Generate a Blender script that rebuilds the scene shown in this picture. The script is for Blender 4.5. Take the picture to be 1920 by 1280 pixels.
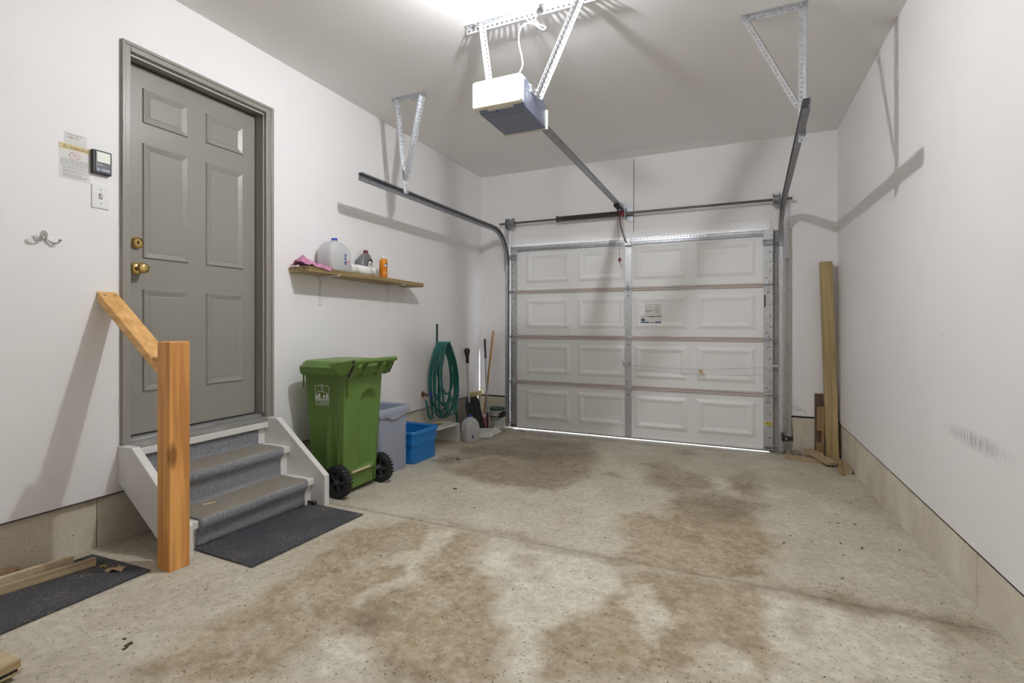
import bpy, bmesh, math, random
import numpy as np
from mathutils import Vector, Matrix, Quaternion, noise

for _o in list(bpy.data.objects): bpy.data.objects.remove(_o, do_unlink=True)
SC = bpy.context.scene
COL = SC.collection
R = math.radians

# ------------------------------------------------------------------ camera
cam = bpy.data.objects.new('camera', bpy.data.cameras.new('camera'))
COL.objects.link(cam)
cam.location = (2.776, 0.0, 1.215)
cam.rotation_euler = (R(90), 0, R(24.02))
cam.data.sensor_width = 36.0
cam.data.lens = 929.64 / 1920 * 36.0
cam.data.shift_y = -33.15 / 1920
cam.data.clip_start = 0.02
SC.camera = cam

# ------------------------------------------------------------------ world, exposure
w = bpy.data.worlds.new('world'); SC.world = w; w.use_nodes = True
w.node_tree.nodes['Background'].inputs[0].default_value = (0.80, 0.88, 1.0, 1)
w.node_tree.nodes['Background'].inputs[1].default_value = 6.0
sun = bpy.data.objects.new('sun', bpy.data.lights.new('sun', 'SUN'))
COL.objects.link(sun)
sun.data.energy = 24.0; sun.data.angle = R(3.0); sun.data.color = (0.86, 0.91, 1.0)
sun.rotation_euler = Vector((-1.0, -0.045, -0.42)).to_track_quat('-Z', 'Y').to_euler()
BULB_POWER = 57.0; BULB_COLOR = (0.938, 0.972, 1.0)
SC.view_settings.view_transform = 'Standard'
SC.view_settings.look = 'None'
SC.view_settings.exposure = 0.47
SC.view_settings.gamma = 1.0
SC.view_settings.use_curve_mapping = False
SC.cycles.diffuse_bounces = 6; SC.cycles.max_bounces = 8; SC.cycles.glossy_bounces = 3; SC.cycles.transmission_bounces = 6

# ------------------------------------------------------------------ room measures (metres)
D = 5.3127          # inner face of the garage-door wall
W = 3.642           # inner face of the right wall (left wall is x = 0)
H = 2.977           # ceiling
YR = -1.25          # wall behind the camera
SLOPE = 0.0355
def zf(y): return SLOPE * (D - y)

# ------------------------------------------------------------------ mesh helpers
class MB:
    def __init__(s): s.v = []; s.f = []
    def add(s, vs, fs):
        n = len(s.v); s.v += [Vector(p) for p in vs]; s.f += [tuple(i + n for i in f) for f in fs]; return s
    def box(s, x0, x1, y0, y1, z0, z1, M=None):
        vs = [Vector((x, y, z)) for z in (z0, z1) for y in (y0, y1) for x in (x0, x1)]
        if M is not None: vs = [M @ p for p in vs]
        return s.add(vs, [(0, 2, 3, 1), (4, 5, 7, 6), (0, 1, 5, 4), (2, 6, 7, 3), (0, 4, 6, 2), (1, 3, 7, 5)])
    def rings(s, rs, cap0=True, cap1=True, closed=True):
        n = len(rs[0]); vs = [p for r in rs for p in r]; fs = []
        for k in range(len(rs) - 1):
            for i in range(n if closed else n - 1):
                j = (i + 1) % n
                fs.append((k * n + i, k * n + j, (k + 1) * n + j, (k + 1) * n + i))
        if cap0: fs.append(tuple(range(n))[::-1])
        if cap1: fs.append(tuple((len(rs) - 1) * n + i for i in range(n)))
        return s.add(vs, fs)
    def cyl(s, p0, p1, r0, r1=None, seg=12):
        p0 = Vector(p0); p1 = Vector(p1); r1 = r0 if r1 is None else r1
        q = (p1 - p0).normalized().to_track_quat('Z', 'Y')
        c = [q @ Vector((math.cos(a), math.sin(a), 0)) for a in (2 * math.pi * i / seg for i in range(seg))]
        return s.rings([[p0 + k * r0 for k in c], [p1 + k * r1 for k in c]])
    def tube(s, pts, r, seg=8):
        pts = [Vector(p) for p in pts]; rs = []; nrm = None
        for i, p in enumerate(pts):
            t = (pts[min(i + 1, len(pts) - 1)] - pts[max(i - 1, 0)]).normalized()
            if nrm is None:
                nrm = t.orthogonal().normalized()
            else:
                nrm = (nrm - t * nrm.dot(t))
                nrm = nrm.normalized() if nrm.length > 1e-6 else t.orthogonal().normalized()
            b = t.cross(nrm)
            rr = r(i / (len(pts) - 1)) if callable(r) else r
            rs.append([p + rr * (math.cos(a) * nrm + math.sin(a) * b) for a in (2 * math.pi * k / seg for k in range(seg))])
        return s.rings(rs)
    def lathe(s, prof, O=(0, 0, 0), axis='Z', seg=24, sx=1, sy=1, ring=False):
        if ring: prof = list(prof) + [prof[0]]
        O = Vector(O); rs = []
        for r, h in prof:
            circ = []
            for k in range(seg):
                a = 2 * math.pi * k / seg; c, d = r * math.cos(a) * sx, r * math.sin(a) * sy
                circ.append(O + Vector({'Z': (c, d, h), 'X': (h, c, d), 'Y': (d, h, c)}[axis]))
            rs.append(circ)
        return s.rings(rs, not ring, not ring)
    def prism(s, poly, axis, a, b):
        def P(u, v, t): return Vector({'X': (t, u, v), 'Y': (u, t, v), 'Z': (u, v, t)}[axis])
        return s.rings([[P(u, v, a) for u, v in poly], [P(u, v, b) for u, v in poly]])
    def plate(s, O, U, V, N, L, wd, th, holes, r, sq=1.0):
        """strip of size L x wd (along U, V), thickness th along N, one row of holes [(s, t)], real octagonal openings"""
        O, U, V, N = map(Vector, (O, U, V, N))
        hs = sorted(holes)
        if not hs:
            M = Matrix((U, V, N)).transposed().to_4x4(); M.translation = O
            return s.box(0, L, 0, wd, 0, th, M)
        ed = [0] + [(hs[i][0] + hs[i + 1][0]) / 2 for i in range(len(hs) - 1)] + [L]
        for i, (c, t) in enumerate(hs):
            a, b = ed[i], ed[i + 1]
            out = [(b, t), (b, wd), (c, wd), (a, wd), (a, t), (a, 0), (c, 0), (b, 0)]
            inn = [(c + r * sq * math.cos(k * math.pi / 4), t + r * math.sin(k * math.pi / 4)) for k in range(8)]
            vs = [O + U * p + V * q + N * h for h in (0, th) for ring in (out, inn) for p, q in ring]
            fs = []
            for k in range(8):
                j = (k + 1) % 8
                fs += [(k, 8 + k, 8 + j, j), (16 + k, 16 + j, 24 + j, 24 + k), (8 + k, 24 + k, 24 + j, 8 + j), (k, j, 16 + j, 16 + k)]
            s.add(vs, fs)
        return s
    def map2(s, vs2, fs, O, U, V, N=None, th=0.0):
        O, U, V = Vector(O), Vector(U), Vector(V)
        return s.add([O + U * a + V * b for a, b in vs2], fs)
    def rect2(s, O, U, V, a0, a1, b0, b1):
        return s.map2([(a0, b0), (a1, b0), (a1, b1), (a0, b1)], [(0, 1, 2, 3)], O, U, V)
    def line2(s, O, U, V, pts, wd, close=False):
        pts = list(pts) + ([pts[0]] if close else [])
        for (a, b), (c, d) in zip(pts, pts[1:]):
            l = math.hypot(c - a, d - b) or 1; nx, ny = -(d - b) / l * wd / 2, (c - a) / l * wd / 2
            s.map2([(a + nx, b + ny), (a - nx, b - ny), (c - nx, d - ny), (c + nx, d + ny)], [(0, 1, 2, 3)], O, U, V)
        return s
    def disc2(s, O, U, V, c, r, ry=None, seg=16):
        ry = ry or r
        return s.map2([(c[0] + r * math.cos(2 * math.pi * k / seg), c[1] + ry * math.sin(2 * math.pi * k / seg)) for k in range(seg)], [tuple(range(seg))], O, U, V)
    def text(s, txt, O, U, V, size, align='LEFT', sx=1.0):
        cu = bpy.data.curves.new('t', 'FONT'); cu.body = txt; cu.size = size; cu.align_x = align; cu.resolution_u = 2
        ob = bpy.data.objects.new('t', cu); COL.objects.link(ob)
        dg = bpy.context.evaluated_depsgraph_get()
        me = bpy.data.meshes.new_from_object(ob.evaluated_get(dg))
        vs = [(v.co.x * sx, v.co.y) for v in me.vertices]; fs = [tuple(p.vertices) for p in me.polygons]
        s.map2(vs, fs, O, U, V)
        bpy.data.objects.remove(ob, do_unlink=True); bpy.data.curves.remove(cu); bpy.data.meshes.remove(me)
        return s
    def mesh(s, name, mat, off=Vector((0, 0, 0)), smooth=False, angle=35):
        me = bpy.data.meshes.new(name)
        me.from_pydata([tuple(p - off) for p in s.v], [], s.f); me.validate()
        bm = bmesh.new(); bm.from_mesh(me); bmesh.ops.recalc_face_normals(bm, faces=bm.faces); bm.to_mesh(me); bm.free()
        if mat: me.materials.append(mat)
        if smooth:
            me.polygons.foreach_set('use_smooth', [True] * len(me.polygons))
            if angle < 180 and hasattr(me, 'set_sharp_from_angle'): me.set_sharp_from_angle(angle=R(angle))
        me.update(); return me
    def build(s, name, mat, parent=None, smooth=False, bevel=0, angle=35, seg=2):
        off = WL.get(parent.name, Vector((0, 0, 0))) if parent else Vector((0, 0, 0))
        me = s.mesh(name, mat, off, smooth, angle)
        o = bpy.data.objects.new(name, me); COL.objects.link(o)
        if parent: o.parent = parent
        WL[o.name] = off.copy()
        if bevel:
            m = o.modifiers.new('bevel', 'BEVEL'); m.width = bevel; m.segments = seg; m.limit_method = 'ANGLE'; m.angle_limit = R(40)
        return o
WL = {}
def thing(name, loc, label, cat, group=None, kind=None):
    o = bpy.data.objects.new(name, None); COL.objects.link(o)
    o.location = loc; o.empty_display_size = 0.05; WL[o.name] = Vector(loc)
    return tag(o, label, cat, group, kind)
def tag(o, label=None, cat=None, group=None, kind=None):
    if label: o['label'] = label
    if cat: o['category'] = cat
    if group: o['group'] = group
    if kind: o['kind'] = kind
    return o
def inst(name, me, parent, loc=(0, 0, 0), rot=(0, 0, 0), scale=(1, 1, 1)):
    """one more piece sharing mesh data; loc is in world axes, mesh in its own local axes"""
    o = bpy.data.objects.new(name, me); COL.objects.link(o)
    o.parent = parent; o.location = Vector(loc) - WL[parent.name]; o.rotation_euler = rot; o.scale = scale
    WL[o.name] = Vector(loc); return o
def frame(O, U, V):
    """matrix with local x along U, z near V, origin O"""
    U = Vector(U).normalized(); V = Vector(V); Yv = V.cross(U).normalized(); Z = U.cross(Yv)
    M = Matrix((U, Yv, Z)).transposed().to_4x4(); M.translation = Vector(O); return M
def catmull(P, n=8):
    P = [Vector(p) for p in P]; Q = [P[0] * 2 - P[1]] + P + [P[-1] * 2 - P[-2]]; out = []
    for i in range(1, len(Q) - 2):
        a, b, c, d = Q[i - 1:i + 3]
        for k in range(n):
            t = k / n
            out.append(0.5 * ((2 * b) + (c - a) * t + (2 * a - 5 * b + 4 * c - d) * t * t + (3 * b - a - 3 * c + d) * t ** 3))
    return out + [P[-1]]
def rrect(x0, x1, y0, y1, r, z, n=4, side=6):
    """rounded rectangle ring, counter-clockwise"""
    pts = []
    for cx, cy, a0 in ((x1 - r, y1 - r, 0), (x0 + r, y1 - r, 90), (x0 + r, y0 + r, 180), (x1 - r, y0 + r, 270)):
        arc = [Vector((cx + r * math.cos(R(a0 + 90 * k / n)), cy + r * math.sin(R(a0 + 90 * k / n)), z)) for k in range(n + 1)]
        if pts and side > 1:
            a, b = pts[-1], arc[0]; pts += [a.lerp(b, k / side) for k in range(1, side)]
        pts += arc
    a, b = pts[-1], pts[0]
    if side > 1: pts += [a.lerp(b, k / side) for k in range(1, side)]
    return pts

# ------------------------------------------------------------------ materials
def mat(name, col, rough=0.5, metal=0.0, var=0.0, vscale=8.0, bump=0.0, bscale=60.0, spec=0.5, stretch=None, col2=None, detail=5.0, trans=0.0, emit=0.0, coat=0.0, alpha=1.0, sss=0.0):
    m = bpy.data.materials.new(name); m.use_nodes = True; nt = m.node_tree; b = nt.nodes['Principled BSDF']
    b.inputs['Base Color'].default_value = (*col, 1); b.inputs['Roughness'].default_value = rough; b.inputs['Metallic'].default_value = metal
    b.inputs['Specular IOR Level'].default_value = spec
    if trans: b.inputs['Transmission Weight'].default_value = trans; b.inputs['IOR'].default_value = 1.3
    if coat: b.inputs['Coat Weight'].default_value = coat
    if alpha < 1: b.inputs['Alpha'].default_value = alpha
    if emit: b.inputs['Emission Color'].default_value = (*col, 1); b.inputs['Emission Strength'].default_value = emit
    if var or bump:
        tc = nt.nodes.new('ShaderNodeTexCoord'); mp = nt.nodes.new('ShaderNodeMapping')
        if stretch: mp.inputs['Scale'].default_value = stretch
        nt.links.new(tc.outputs['Object'], mp.inputs[0])
    if var:
        n = nt.nodes.new('ShaderNodeTexNoise'); n.inputs['Scale'].default_value = vscale; n.inputs['Detail'].default_value = detail; n.inputs['Roughness'].default_value = 0.6
        nt.links.new(mp.outputs[0], n.inputs['Vector'])
        rp = nt.nodes.new('ShaderNodeValToRGB'); rp.color_ramp.elements[0].position = 0.32; rp.color_ramp.elements[1].position = 0.68
        c2 = col2 or tuple(c * (1 - var) for c in col)
        rp.color_ramp.elements[0].color = (*c2, 1); rp.color_ramp.elements[1].color = (*col, 1)
        nt.links.new(n.outputs['Fac'], rp.inputs[0]); nt.links.new(rp.outputs[0], b.inputs['Base Color'])
    if bump:
        n2 = nt.nodes.new('ShaderNodeTexNoise'); n2.inputs['Scale'].default_value = bscale; n2.inputs['Detail'].default_value = 4
        nt.links.new(mp.outputs[0], n2.inputs['Vector'])
        bp = nt.nodes.new('ShaderNodeBump'); bp.inputs['Strength'].default_value = bump; bp.inputs['Distance'].default_value = 0.004
        nt.links.new(n2.outputs['Fac'], bp.inputs['Height']); nt.links.new(bp.outputs[0], b.inputs['Normal'])
    return m
def wood(name, light, dark, along='Z', scale=1.0, rough=0.55, knots=True, contrast=(0.35, 0.65)):
    m = bpy.data.materials.new(name); m.use_nodes = True; nt = m.node_tree; b = nt.nodes['Principled BSDF']; L = nt.links.new
    b.inputs['Roughness'].default_value = rough
    tc = nt.nodes.new('ShaderNodeTexCoord'); mp = nt.nodes.new('ShaderNodeMapping')
    st = {'X': (1.2, 22, 22), 'Y': (22, 1.2, 22), 'Z': (22, 22, 1.2)}[along]
    mp.inputs['Scale'].default_value = tuple(v * scale for v in st); L(tc.outputs['Object'], mp.inputs[0])
    n = nt.nodes.new('ShaderNodeTexNoise'); n.inputs['Scale'].default_value = 1.6; n.inputs['Detail'].default_value = 6; n.inputs['Distortion'].default_value = 0.6
    L(mp.outputs[0], n.inputs['Vector'])
    rp = nt.nodes.new('ShaderNodeValToRGB'); rp.color_ramp.elements[0].position, rp.color_ramp.elements[1].position = contrast
    rp.color_ramp.elements[0].color = (*dark, 1); rp.color_ramp.elements[1].color = (*light, 1); L(n.outputs['Fac'], rp.inputs[0])
    out = rp.outputs[0]
    if knots:
        v = nt.nodes.new('ShaderNodeTexVoronoi'); mp2 = nt.nodes.new('ShaderNodeMapping')
        s2 = {'X': (2.2, 7, 7), 'Y': (7, 2.2, 7), 'Z': (7, 7, 2.2)}[along]; mp2.inputs['Scale'].default_value = s2
        L(tc.outputs['Object'], mp2.inputs[0]); L(mp2.outputs[0], v.inputs['Vector']); v.inputs['Scale'].default_value = 1.0
        r2 = nt.nodes.new('ShaderNodeValToRGB'); r2.color_ramp.elements[0].position = 0.08; r2.color_ramp.elements[1].position = 0.16
        r2.color_ramp.elements[0].color = (0.25, 0.16, 0.10, 1); r2.color_ramp.elements[1].color = (1, 1, 1, 1); L(v.outputs['Distance'], r2.inputs[0])
        mx = nt.nodes.new('ShaderNodeMix'); mx.data_type = 'RGBA'; mx.blend_type = 'MULTIPLY'; mx.inputs[0].default_value = 0.8
        L(out, mx.inputs[6]); L(r2.outputs[0], mx.inputs[7]); out = mx.outputs[2]
    L(out, b.inputs['Base Color'])
    bp = nt.nodes.new('ShaderNodeBump'); bp.inputs['Strength'].default_value = 0.25; bp.inputs['Distance'].default_value = 0.002
    L(n.outputs['Fac'], bp.inputs['Height']); L(bp.outputs[0], b.inputs['Normal'])
    return m
M = {}
M['wall'] = mat('painted_drywall', (0.872, 0.852, 0.848), 0.6, var=0.03, vscale=1.7, detail=2.0, bump=0.12, bscale=90)
M['ceil'] = mat('ceiling_drywall', (0.875, 0.850, 0.832), 0.8, var=0.03, vscale=1.2, detail=2.0, bump=0.15, bscale=70)
M['taupe'] = mat('taupe_door_paint', (0.295, 0.276, 0.245), 0.34, var=0.06, vscale=3, bump=0.03, bscale=150)
M['white'] = mat('white_stair_paint', (0.78, 0.765, 0.74), 0.45, var=0.08, vscale=9, bump=0.05)
M['gdoor'] = mat('garage_door_white', (0.87, 0.87, 0.86), 0.42, bump=0.10, bscale=240, stretch=(0.15, 1, 1))
M['joint'] = mat('section_joint_tan', (0.56, 0.49, 0.445), 0.5)
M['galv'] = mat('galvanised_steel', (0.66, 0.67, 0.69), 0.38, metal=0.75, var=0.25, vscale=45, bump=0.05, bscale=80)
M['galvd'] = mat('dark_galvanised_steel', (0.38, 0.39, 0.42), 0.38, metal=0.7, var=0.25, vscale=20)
M['steel'] = mat('bare_steel', (0.17, 0.145, 0.13), 0.42, metal=0.6, var=0.3, vscale=30)
M['spring'] = mat('oiled_spring_steel', (0.10, 0.085, 0.075), 0.45, metal=0.6)
M['black'] = mat('black_plastic', (0.018, 0.018, 0.02), 0.4)
M['blackm'] = mat('matt_black', (0.02, 0.02, 0.02), 0.8)
M['red'] = mat('red_plastic', (0.20, 0.025, 0.035), 0.5)
M['brass'] = mat('polished_brass', (0.80, 0.58, 0.22), 0.16, metal=1.0)
M['chrome'] = mat('chrome', (0.75, 0.75, 0.75), 0.15, metal=1.0)
M['alum'] = mat('aluminium_sill', (0.55, 0.55, 0.54), 0.35, metal=0.6, var=0.35, vscale=25, stretch=(1, .3, 1))
M['lens'] = mat('opener_lens_plastic', (0.86, 0.82, 0.68), 0.4)
M['motor'] = mat('opener_housing_slate', (0.21, 0.235, 0.335), 0.38, var=0.1, vscale=30)
M['cream'] = mat('cream_plastic', (0.70, 0.67, 0.58), 0.4)
M['plastic'] = mat('white_plastic', (0.78, 0.78, 0.78), 0.35)
M['paper'] = mat('paper', (0.72, 0.71, 0.68), 0.6)
M['ink'] = mat('grey_ink', (0.30, 0.29, 0.28), 0.7)
M['inkd'] = mat('dark_ink', (0.05, 0.045, 0.04), 0.7)
M['inkl'] = mat('pale_ink', (0.50, 0.48, 0.46), 0.7)
M['yellow'] = mat('faded_yellow_print', (0.66, 0.55, 0.30), 0.6)
M['redp'] = mat('faded_red_print', (0.62, 0.36, 0.36), 0.6)
M['bluep'] = mat('blue_print', (0.06, 0.11, 0.30), 0.5)
M['whitep'] = mat('white_print', (0.80, 0.82, 0.78), 0.5)
M['green'] = mat('green_bin_plastic', (0.120, 0.215, 0.042), 0.36, var=0.12, vscale=4, bump=0.04, bscale=200)
M['greyb'] = mat('grey_bin_plastic', (0.34, 0.37, 0.46), 0.42, bump=0.04, bscale=200)
M['blueb'] = mat('blue_bin_plastic', (0.010, 0.175, 0.50), 0.34, bump=0.03, bscale=200)
M['tyre'] = mat('black_tyre', (0.022, 0.022, 0.024), 0.55)
M['hub'] = mat('black_wheel_hub', (0.085, 0.085, 0.09), 0.22)
M['hose'] = mat('green_hose', (0.016, 0.150, 0.125), 0.32)
M['hosed'] = mat('dark_green_metal', (0.01, 0.07, 0.055), 0.4)
M['milk'] = mat('translucent_jug_plastic', (0.80, 0.80, 0.80), 0.32, trans=0.35)
M['rubber'] = mat('speckled_rubber', (0.048, 0.050, 0.060), 0.7, bump=0.5, bscale=220)
M['pink'] = mat('pink_cloth', (0.56, 0.24, 0.38), 0.85, bump=0.3, bscale=300)
M['pinkb'] = mat('pink_bristles', (0.75, 0.25, 0.32), 0.7, var=0.4, vscale=40, stretch=(8, 8, 1))
M['orange'] = mat('orange_can', (0.72, 0.24, 0.015), 0.3, metal=0.2)
M['oil'] = mat('grey_oil_bottle', (0.20, 0.20, 0.215), 0.35, metal=0.3)
M['towel'] = mat('white_paper_roll', (0.80, 0.79, 0.76), 0.85)
M['copper'] = mat('copper_brown', (0.22, 0.13, 0.07), 0.4, metal=0.7)
M['bluek'] = mat('blue_tap_handle', (0.03, 0.06, 0.42), 0.4)
M['foam'] = mat('yellow_foam', (0.62, 0.50, 0.24), 0.85, var=0.25, vscale=40)
M['insul'] = mat('pink_insulation', (0.72, 0.42, 0.40), 0.9, bump=0.5)
M['debris'] = mat('dry_leaf_debris', (0.36, 0.25, 0.13), 0.9, var=0.4, vscale=60)
M['bag'] = mat('white_plastic_bag', (0.86, 0.86, 0.85), 0.4, var=0.25, vscale=7, col2=(0.62, 0.58, 0.52))
M['dirtw'] = mat('dirty_white_pail', (0.66, 0.66, 0.64), 0.45, var=0.15, vscale=10)
M['dgreen'] = mat('dark_green_lid', (0.035, 0.075, 0.06), 0.45)
M['melam'] = mat('white_melamine', (0.72, 0.71, 0.68), 0.35)
M['wire'] = mat('grey_wire', (0.42, 0.42, 0.42), 0.5)
M['stain'] = wood('stained_cedar', (0.84, 0.425, 0.125), (0.53, 0.225, 0.060), 'Z', 0.9)
M['railw'] = wood('stained_cedar_rail', (0.84, 0.51, 0.195), (0.63, 0.33, 0.105), 'X', 0.8, knots=False)
M['shelfw'] = wood('treated_lumber', (0.46, 0.335, 0.155), (0.20, 0.130, 0.055), 'Y', 1.1)
M['lumber'] = wood('weathered_lumber', (0.48, 0.36, 0.17), (0.32, 0.225, 0.10), 'Z', 0.8)
M['lumberx'] = wood('offcut_lumber', (0.50, 0.385, 0.23), (0.34, 0.25, 0.145), 'X', 1.0, knots=False)
M['dwood'] = wood('dark_brown_board', (0.17, 0.105, 0.07), (0.09, 0.055, 0.035), 'Z', 1.0, knots=False)
M['mwood'] = wood('brown_block', (0.40, 0.255, 0.12), (0.20, 0.115, 0.05), 'Z', 1.0)
M['handle'] = wood('broom_handle_wood', (0.46, 0.255, 0.11), (0.36, 0.185, 0.07), 'Z', 2.0, knots=False)
M['palew'] = wood('pale_trim_strip', (0.66, 0.55, 0.38), (0.54, 0.42, 0.26), 'Y', 1.5, knots=False)
M['stripw'] = wood('aged_trim_strip', (0.36, 0.27, 0.16), (0.26, 0.19, 0.11), 'Y', 1.5, knots=False)
M['ply'] = wood('plywood', (0.55, 0.43, 0.25), (0.36, 0.25, 0.12), 'Y', 0.6)

def carpet_mat():
    m = bpy.data.materials.new('ribbed_grey_carpet'); m.use_nodes = True; nt = m.node_tree; b = nt.nodes['Principled BSDF']; L = nt.links.new
    b.inputs['Roughness'].default_value = 0.95; b.inputs['Specular IOR Level'].default_value = 0.1
    tc = nt.nodes.new('ShaderNodeTexCoord')
    sp = nt.nodes.new('ShaderNodeSeparateXYZ'); L(tc.outputs['Object'], sp.inputs[0])
    mu = nt.nodes.new('ShaderNodeMath'); mu.operation = 'MULTIPLY'; mu.inputs[1].default_value = 2 * math.pi / 0.0072; L(sp.outputs[1], mu.inputs[0])
    si = nt.nodes.new('ShaderNodeMath'); si.operation = 'SINE'; L(mu.outputs[0], si.inputs[0])
    n = nt.nodes.new('ShaderNodeTexNoise'); n.inputs['Scale'].default_value = 150; n.inputs['Detail'].default_value = 4; n.inputs['Roughness'].default_value = 0.8; L(tc.outputs['Object'], n.inputs['Vector'])
    ad = nt.nodes.new('ShaderNodeMath'); ad.operation = 'MULTIPLY_ADD'; ad.inputs[1].default_value = 0.16; L(si.outputs[0], ad.inputs[0]); L(n.outputs['Fac'], ad.inputs[2])
    rp = nt.nodes.new('ShaderNodeValToRGB'); rp.color_ramp.elements[0].position = 0.28; rp.color_ramp.elements[1].position = 0.72
    rp.color_ramp.elements[0].color = (0.105, 0.110, 0.125, 1); rp.color_ramp.elements[1].color = (0.46, 0.47, 0.50, 1); L(ad.outputs[0], rp.inputs[0])
    # trodden-in grit on the walking surfaces
    ge = nt.nodes.new('ShaderNodeNewGeometry'); sg = nt.nodes.new('ShaderNodeSeparateXYZ'); L(ge.outputs['Normal'], sg.inputs[0])
    n2 = nt.nodes.new('ShaderNodeTexNoise'); n2.inputs['Scale'].default_value = 22; n2.inputs['Detail'].default_value = 8; L(tc.outputs['Object'], n2.inputs['Vector'])
    mr = nt.nodes.new('ShaderNodeMapRange'); mr.inputs[1].default_value = 0.3; mr.inputs[2].default_value = 0.55; mr.inputs[3].default_value = 0.35; mr.inputs[4].default_value = 0.9; L(n2.outputs['Fac'], mr.inputs[0])
    up = nt.nodes.new('ShaderNodeMapRange'); up.inputs[1].default_value = 0.6; up.inputs[2].default_value = 0.95; L(sg.outputs[2], up.inputs[0])
    fm = nt.nodes.new('ShaderNodeMath'); fm.operation = 'MULTIPLY'; L(mr.outputs[0], fm.inputs[0]); L(up.outputs[0], fm.inputs[1])
    mx = nt.nodes.new('ShaderNodeMix'); mx.data_type = 'RGBA'; L(fm.outputs[0], mx.inputs[0]); L(rp.outputs[0], mx.inputs[6]); mx.inputs[7].default_value = (0.285, 0.245, 0.185, 1)
    L(mx.outputs[2], b.inputs['Base Color'])
    bp = nt.nodes.new('ShaderNodeBump'); bp.inputs['Strength'].default_value = 0.9; bp.inputs['Distance'].default_value = 0.003; L(ad.outputs[0], bp.inputs['Height']); L(bp.outputs[0], b.inputs['Normal'])
    return m
M['carpet'] = carpet_mat()
def speckle(m, scale, thr, col):
    """light grit specks over a material's base colour"""
    nt = m.node_tree; b = nt.nodes['Principled BSDF']; L = nt.links.new
    tc = nt.nodes.new('ShaderNodeTexCoord'); n = nt.nodes.new('ShaderNodeTexNoise'); n.inputs['Scale'].default_value = scale; n.inputs['Detail'].default_value = 2
    L(tc.outputs['Object'], n.inputs['Vector'])
    n3 = nt.nodes.new('ShaderNodeTexNoise'); n3.inputs['Scale'].default_value = 6; n3.inputs['Detail'].default_value = 4; L(tc.outputs['Object'], n3.inputs['Vector'])
    ad = nt.nodes.new('ShaderNodeMath'); ad.operation = 'MULTIPLY_ADD'; ad.inputs[1].default_value = 0.35; L(n3.outputs['Fac'], ad.inputs[0]); L(n.outputs['Fac'], ad.inputs[2])
    mr = nt.nodes.new('ShaderNodeMapRange'); mr.inputs[1].default_value = thr; mr.inputs[2].default_value = thr + 0.06; L(ad.outputs[0], mr.inputs[0])
    mx = nt.nodes.new('ShaderNodeMix'); mx.data_type = 'RGBA'; L(mr.outputs[0], mx.inputs[0])
    mx.inputs[6].default_value = tuple(b.inputs['Base Color'].default_value); mx.inputs[7].default_value = (*col, 1); L(mx.outputs[2], b.inputs['Base Color'])
speckle(M['rubber'], 170, 0.80, (0.34, 0.29, 0.22))

def concrete_mat(name, c_hi, c_lo):
    m = bpy.data.materials.new(name); m.use_nodes = True; nt = m.node_tree; b = nt.nodes['Principled BSDF']; L = nt.links.new
    b.inputs['Roughness'].default_value = 0.85; b.inputs['Specular IOR Level'].default_value = 0.2
    tc = nt.nodes.new('ShaderNodeTexCoord')
    n = nt.nodes.new('ShaderNodeTexNoise'); n.inputs['Scale'].default_value = 5; n.inputs['Detail'].default_value = 9; n.inputs['Roughness'].default_value = 0.65; L(tc.outputs['Object'], n.inputs['Vector'])
    rp = nt.nodes.new('ShaderNodeValToRGB'); rp.color_ramp.elements[0].position = 0.3; rp.color_ramp.elements[1].position = 0.7
    rp.color_ramp.elements[0].color = (*c_lo, 1); rp.color_ramp.elements[1].color = (*c_hi, 1); L(n.outputs['Fac'], rp.inputs[0])
    v = nt.nodes.new('ShaderNodeTexNoise'); v.inputs['Scale'].default_value = 115; v.inputs['Detail'].default_value = 1; L(tc.outputs['Object'], v.inputs['Vector'])
    r2 = nt.nodes.new('ShaderNodeValToRGB'); r2.color_ramp.elements[0].position = 0.24; r2.color_ramp.elements[1].position = 0.31
    r2.color_ramp.elements[0].color = (0.35, 0.32, 0.28, 1); r2.color_ramp.elements[1].color = (1, 1, 1, 1); L(v.outputs['Fac'], r2.inputs[0])
    mx = nt.nodes.new('ShaderNodeMix'); mx.data_type = 'RGBA'; mx.blend_type = 'MULTIPLY'; mx.inputs[0].default_value = 1.0
    L(rp.outputs[0], mx.inputs[6]); L(r2.outputs[0], mx.inputs[7]); L(mx.outputs[2], b.inputs['Base Color'])
    bp = nt.nodes.new('ShaderNodeBump'); bp.inputs['Strength'].default_value = 0.4; bp.inputs['Distance'].default_value = 0.006; L(v.outputs['Fac'], bp.inputs['Height']); L(bp.outputs[0], b.inputs['Normal'])
    return m
M['found'] = concrete_mat('foundation_concrete', (0.76, 0.71, 0.60), (0.58, 0.52, 0.42))

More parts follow.
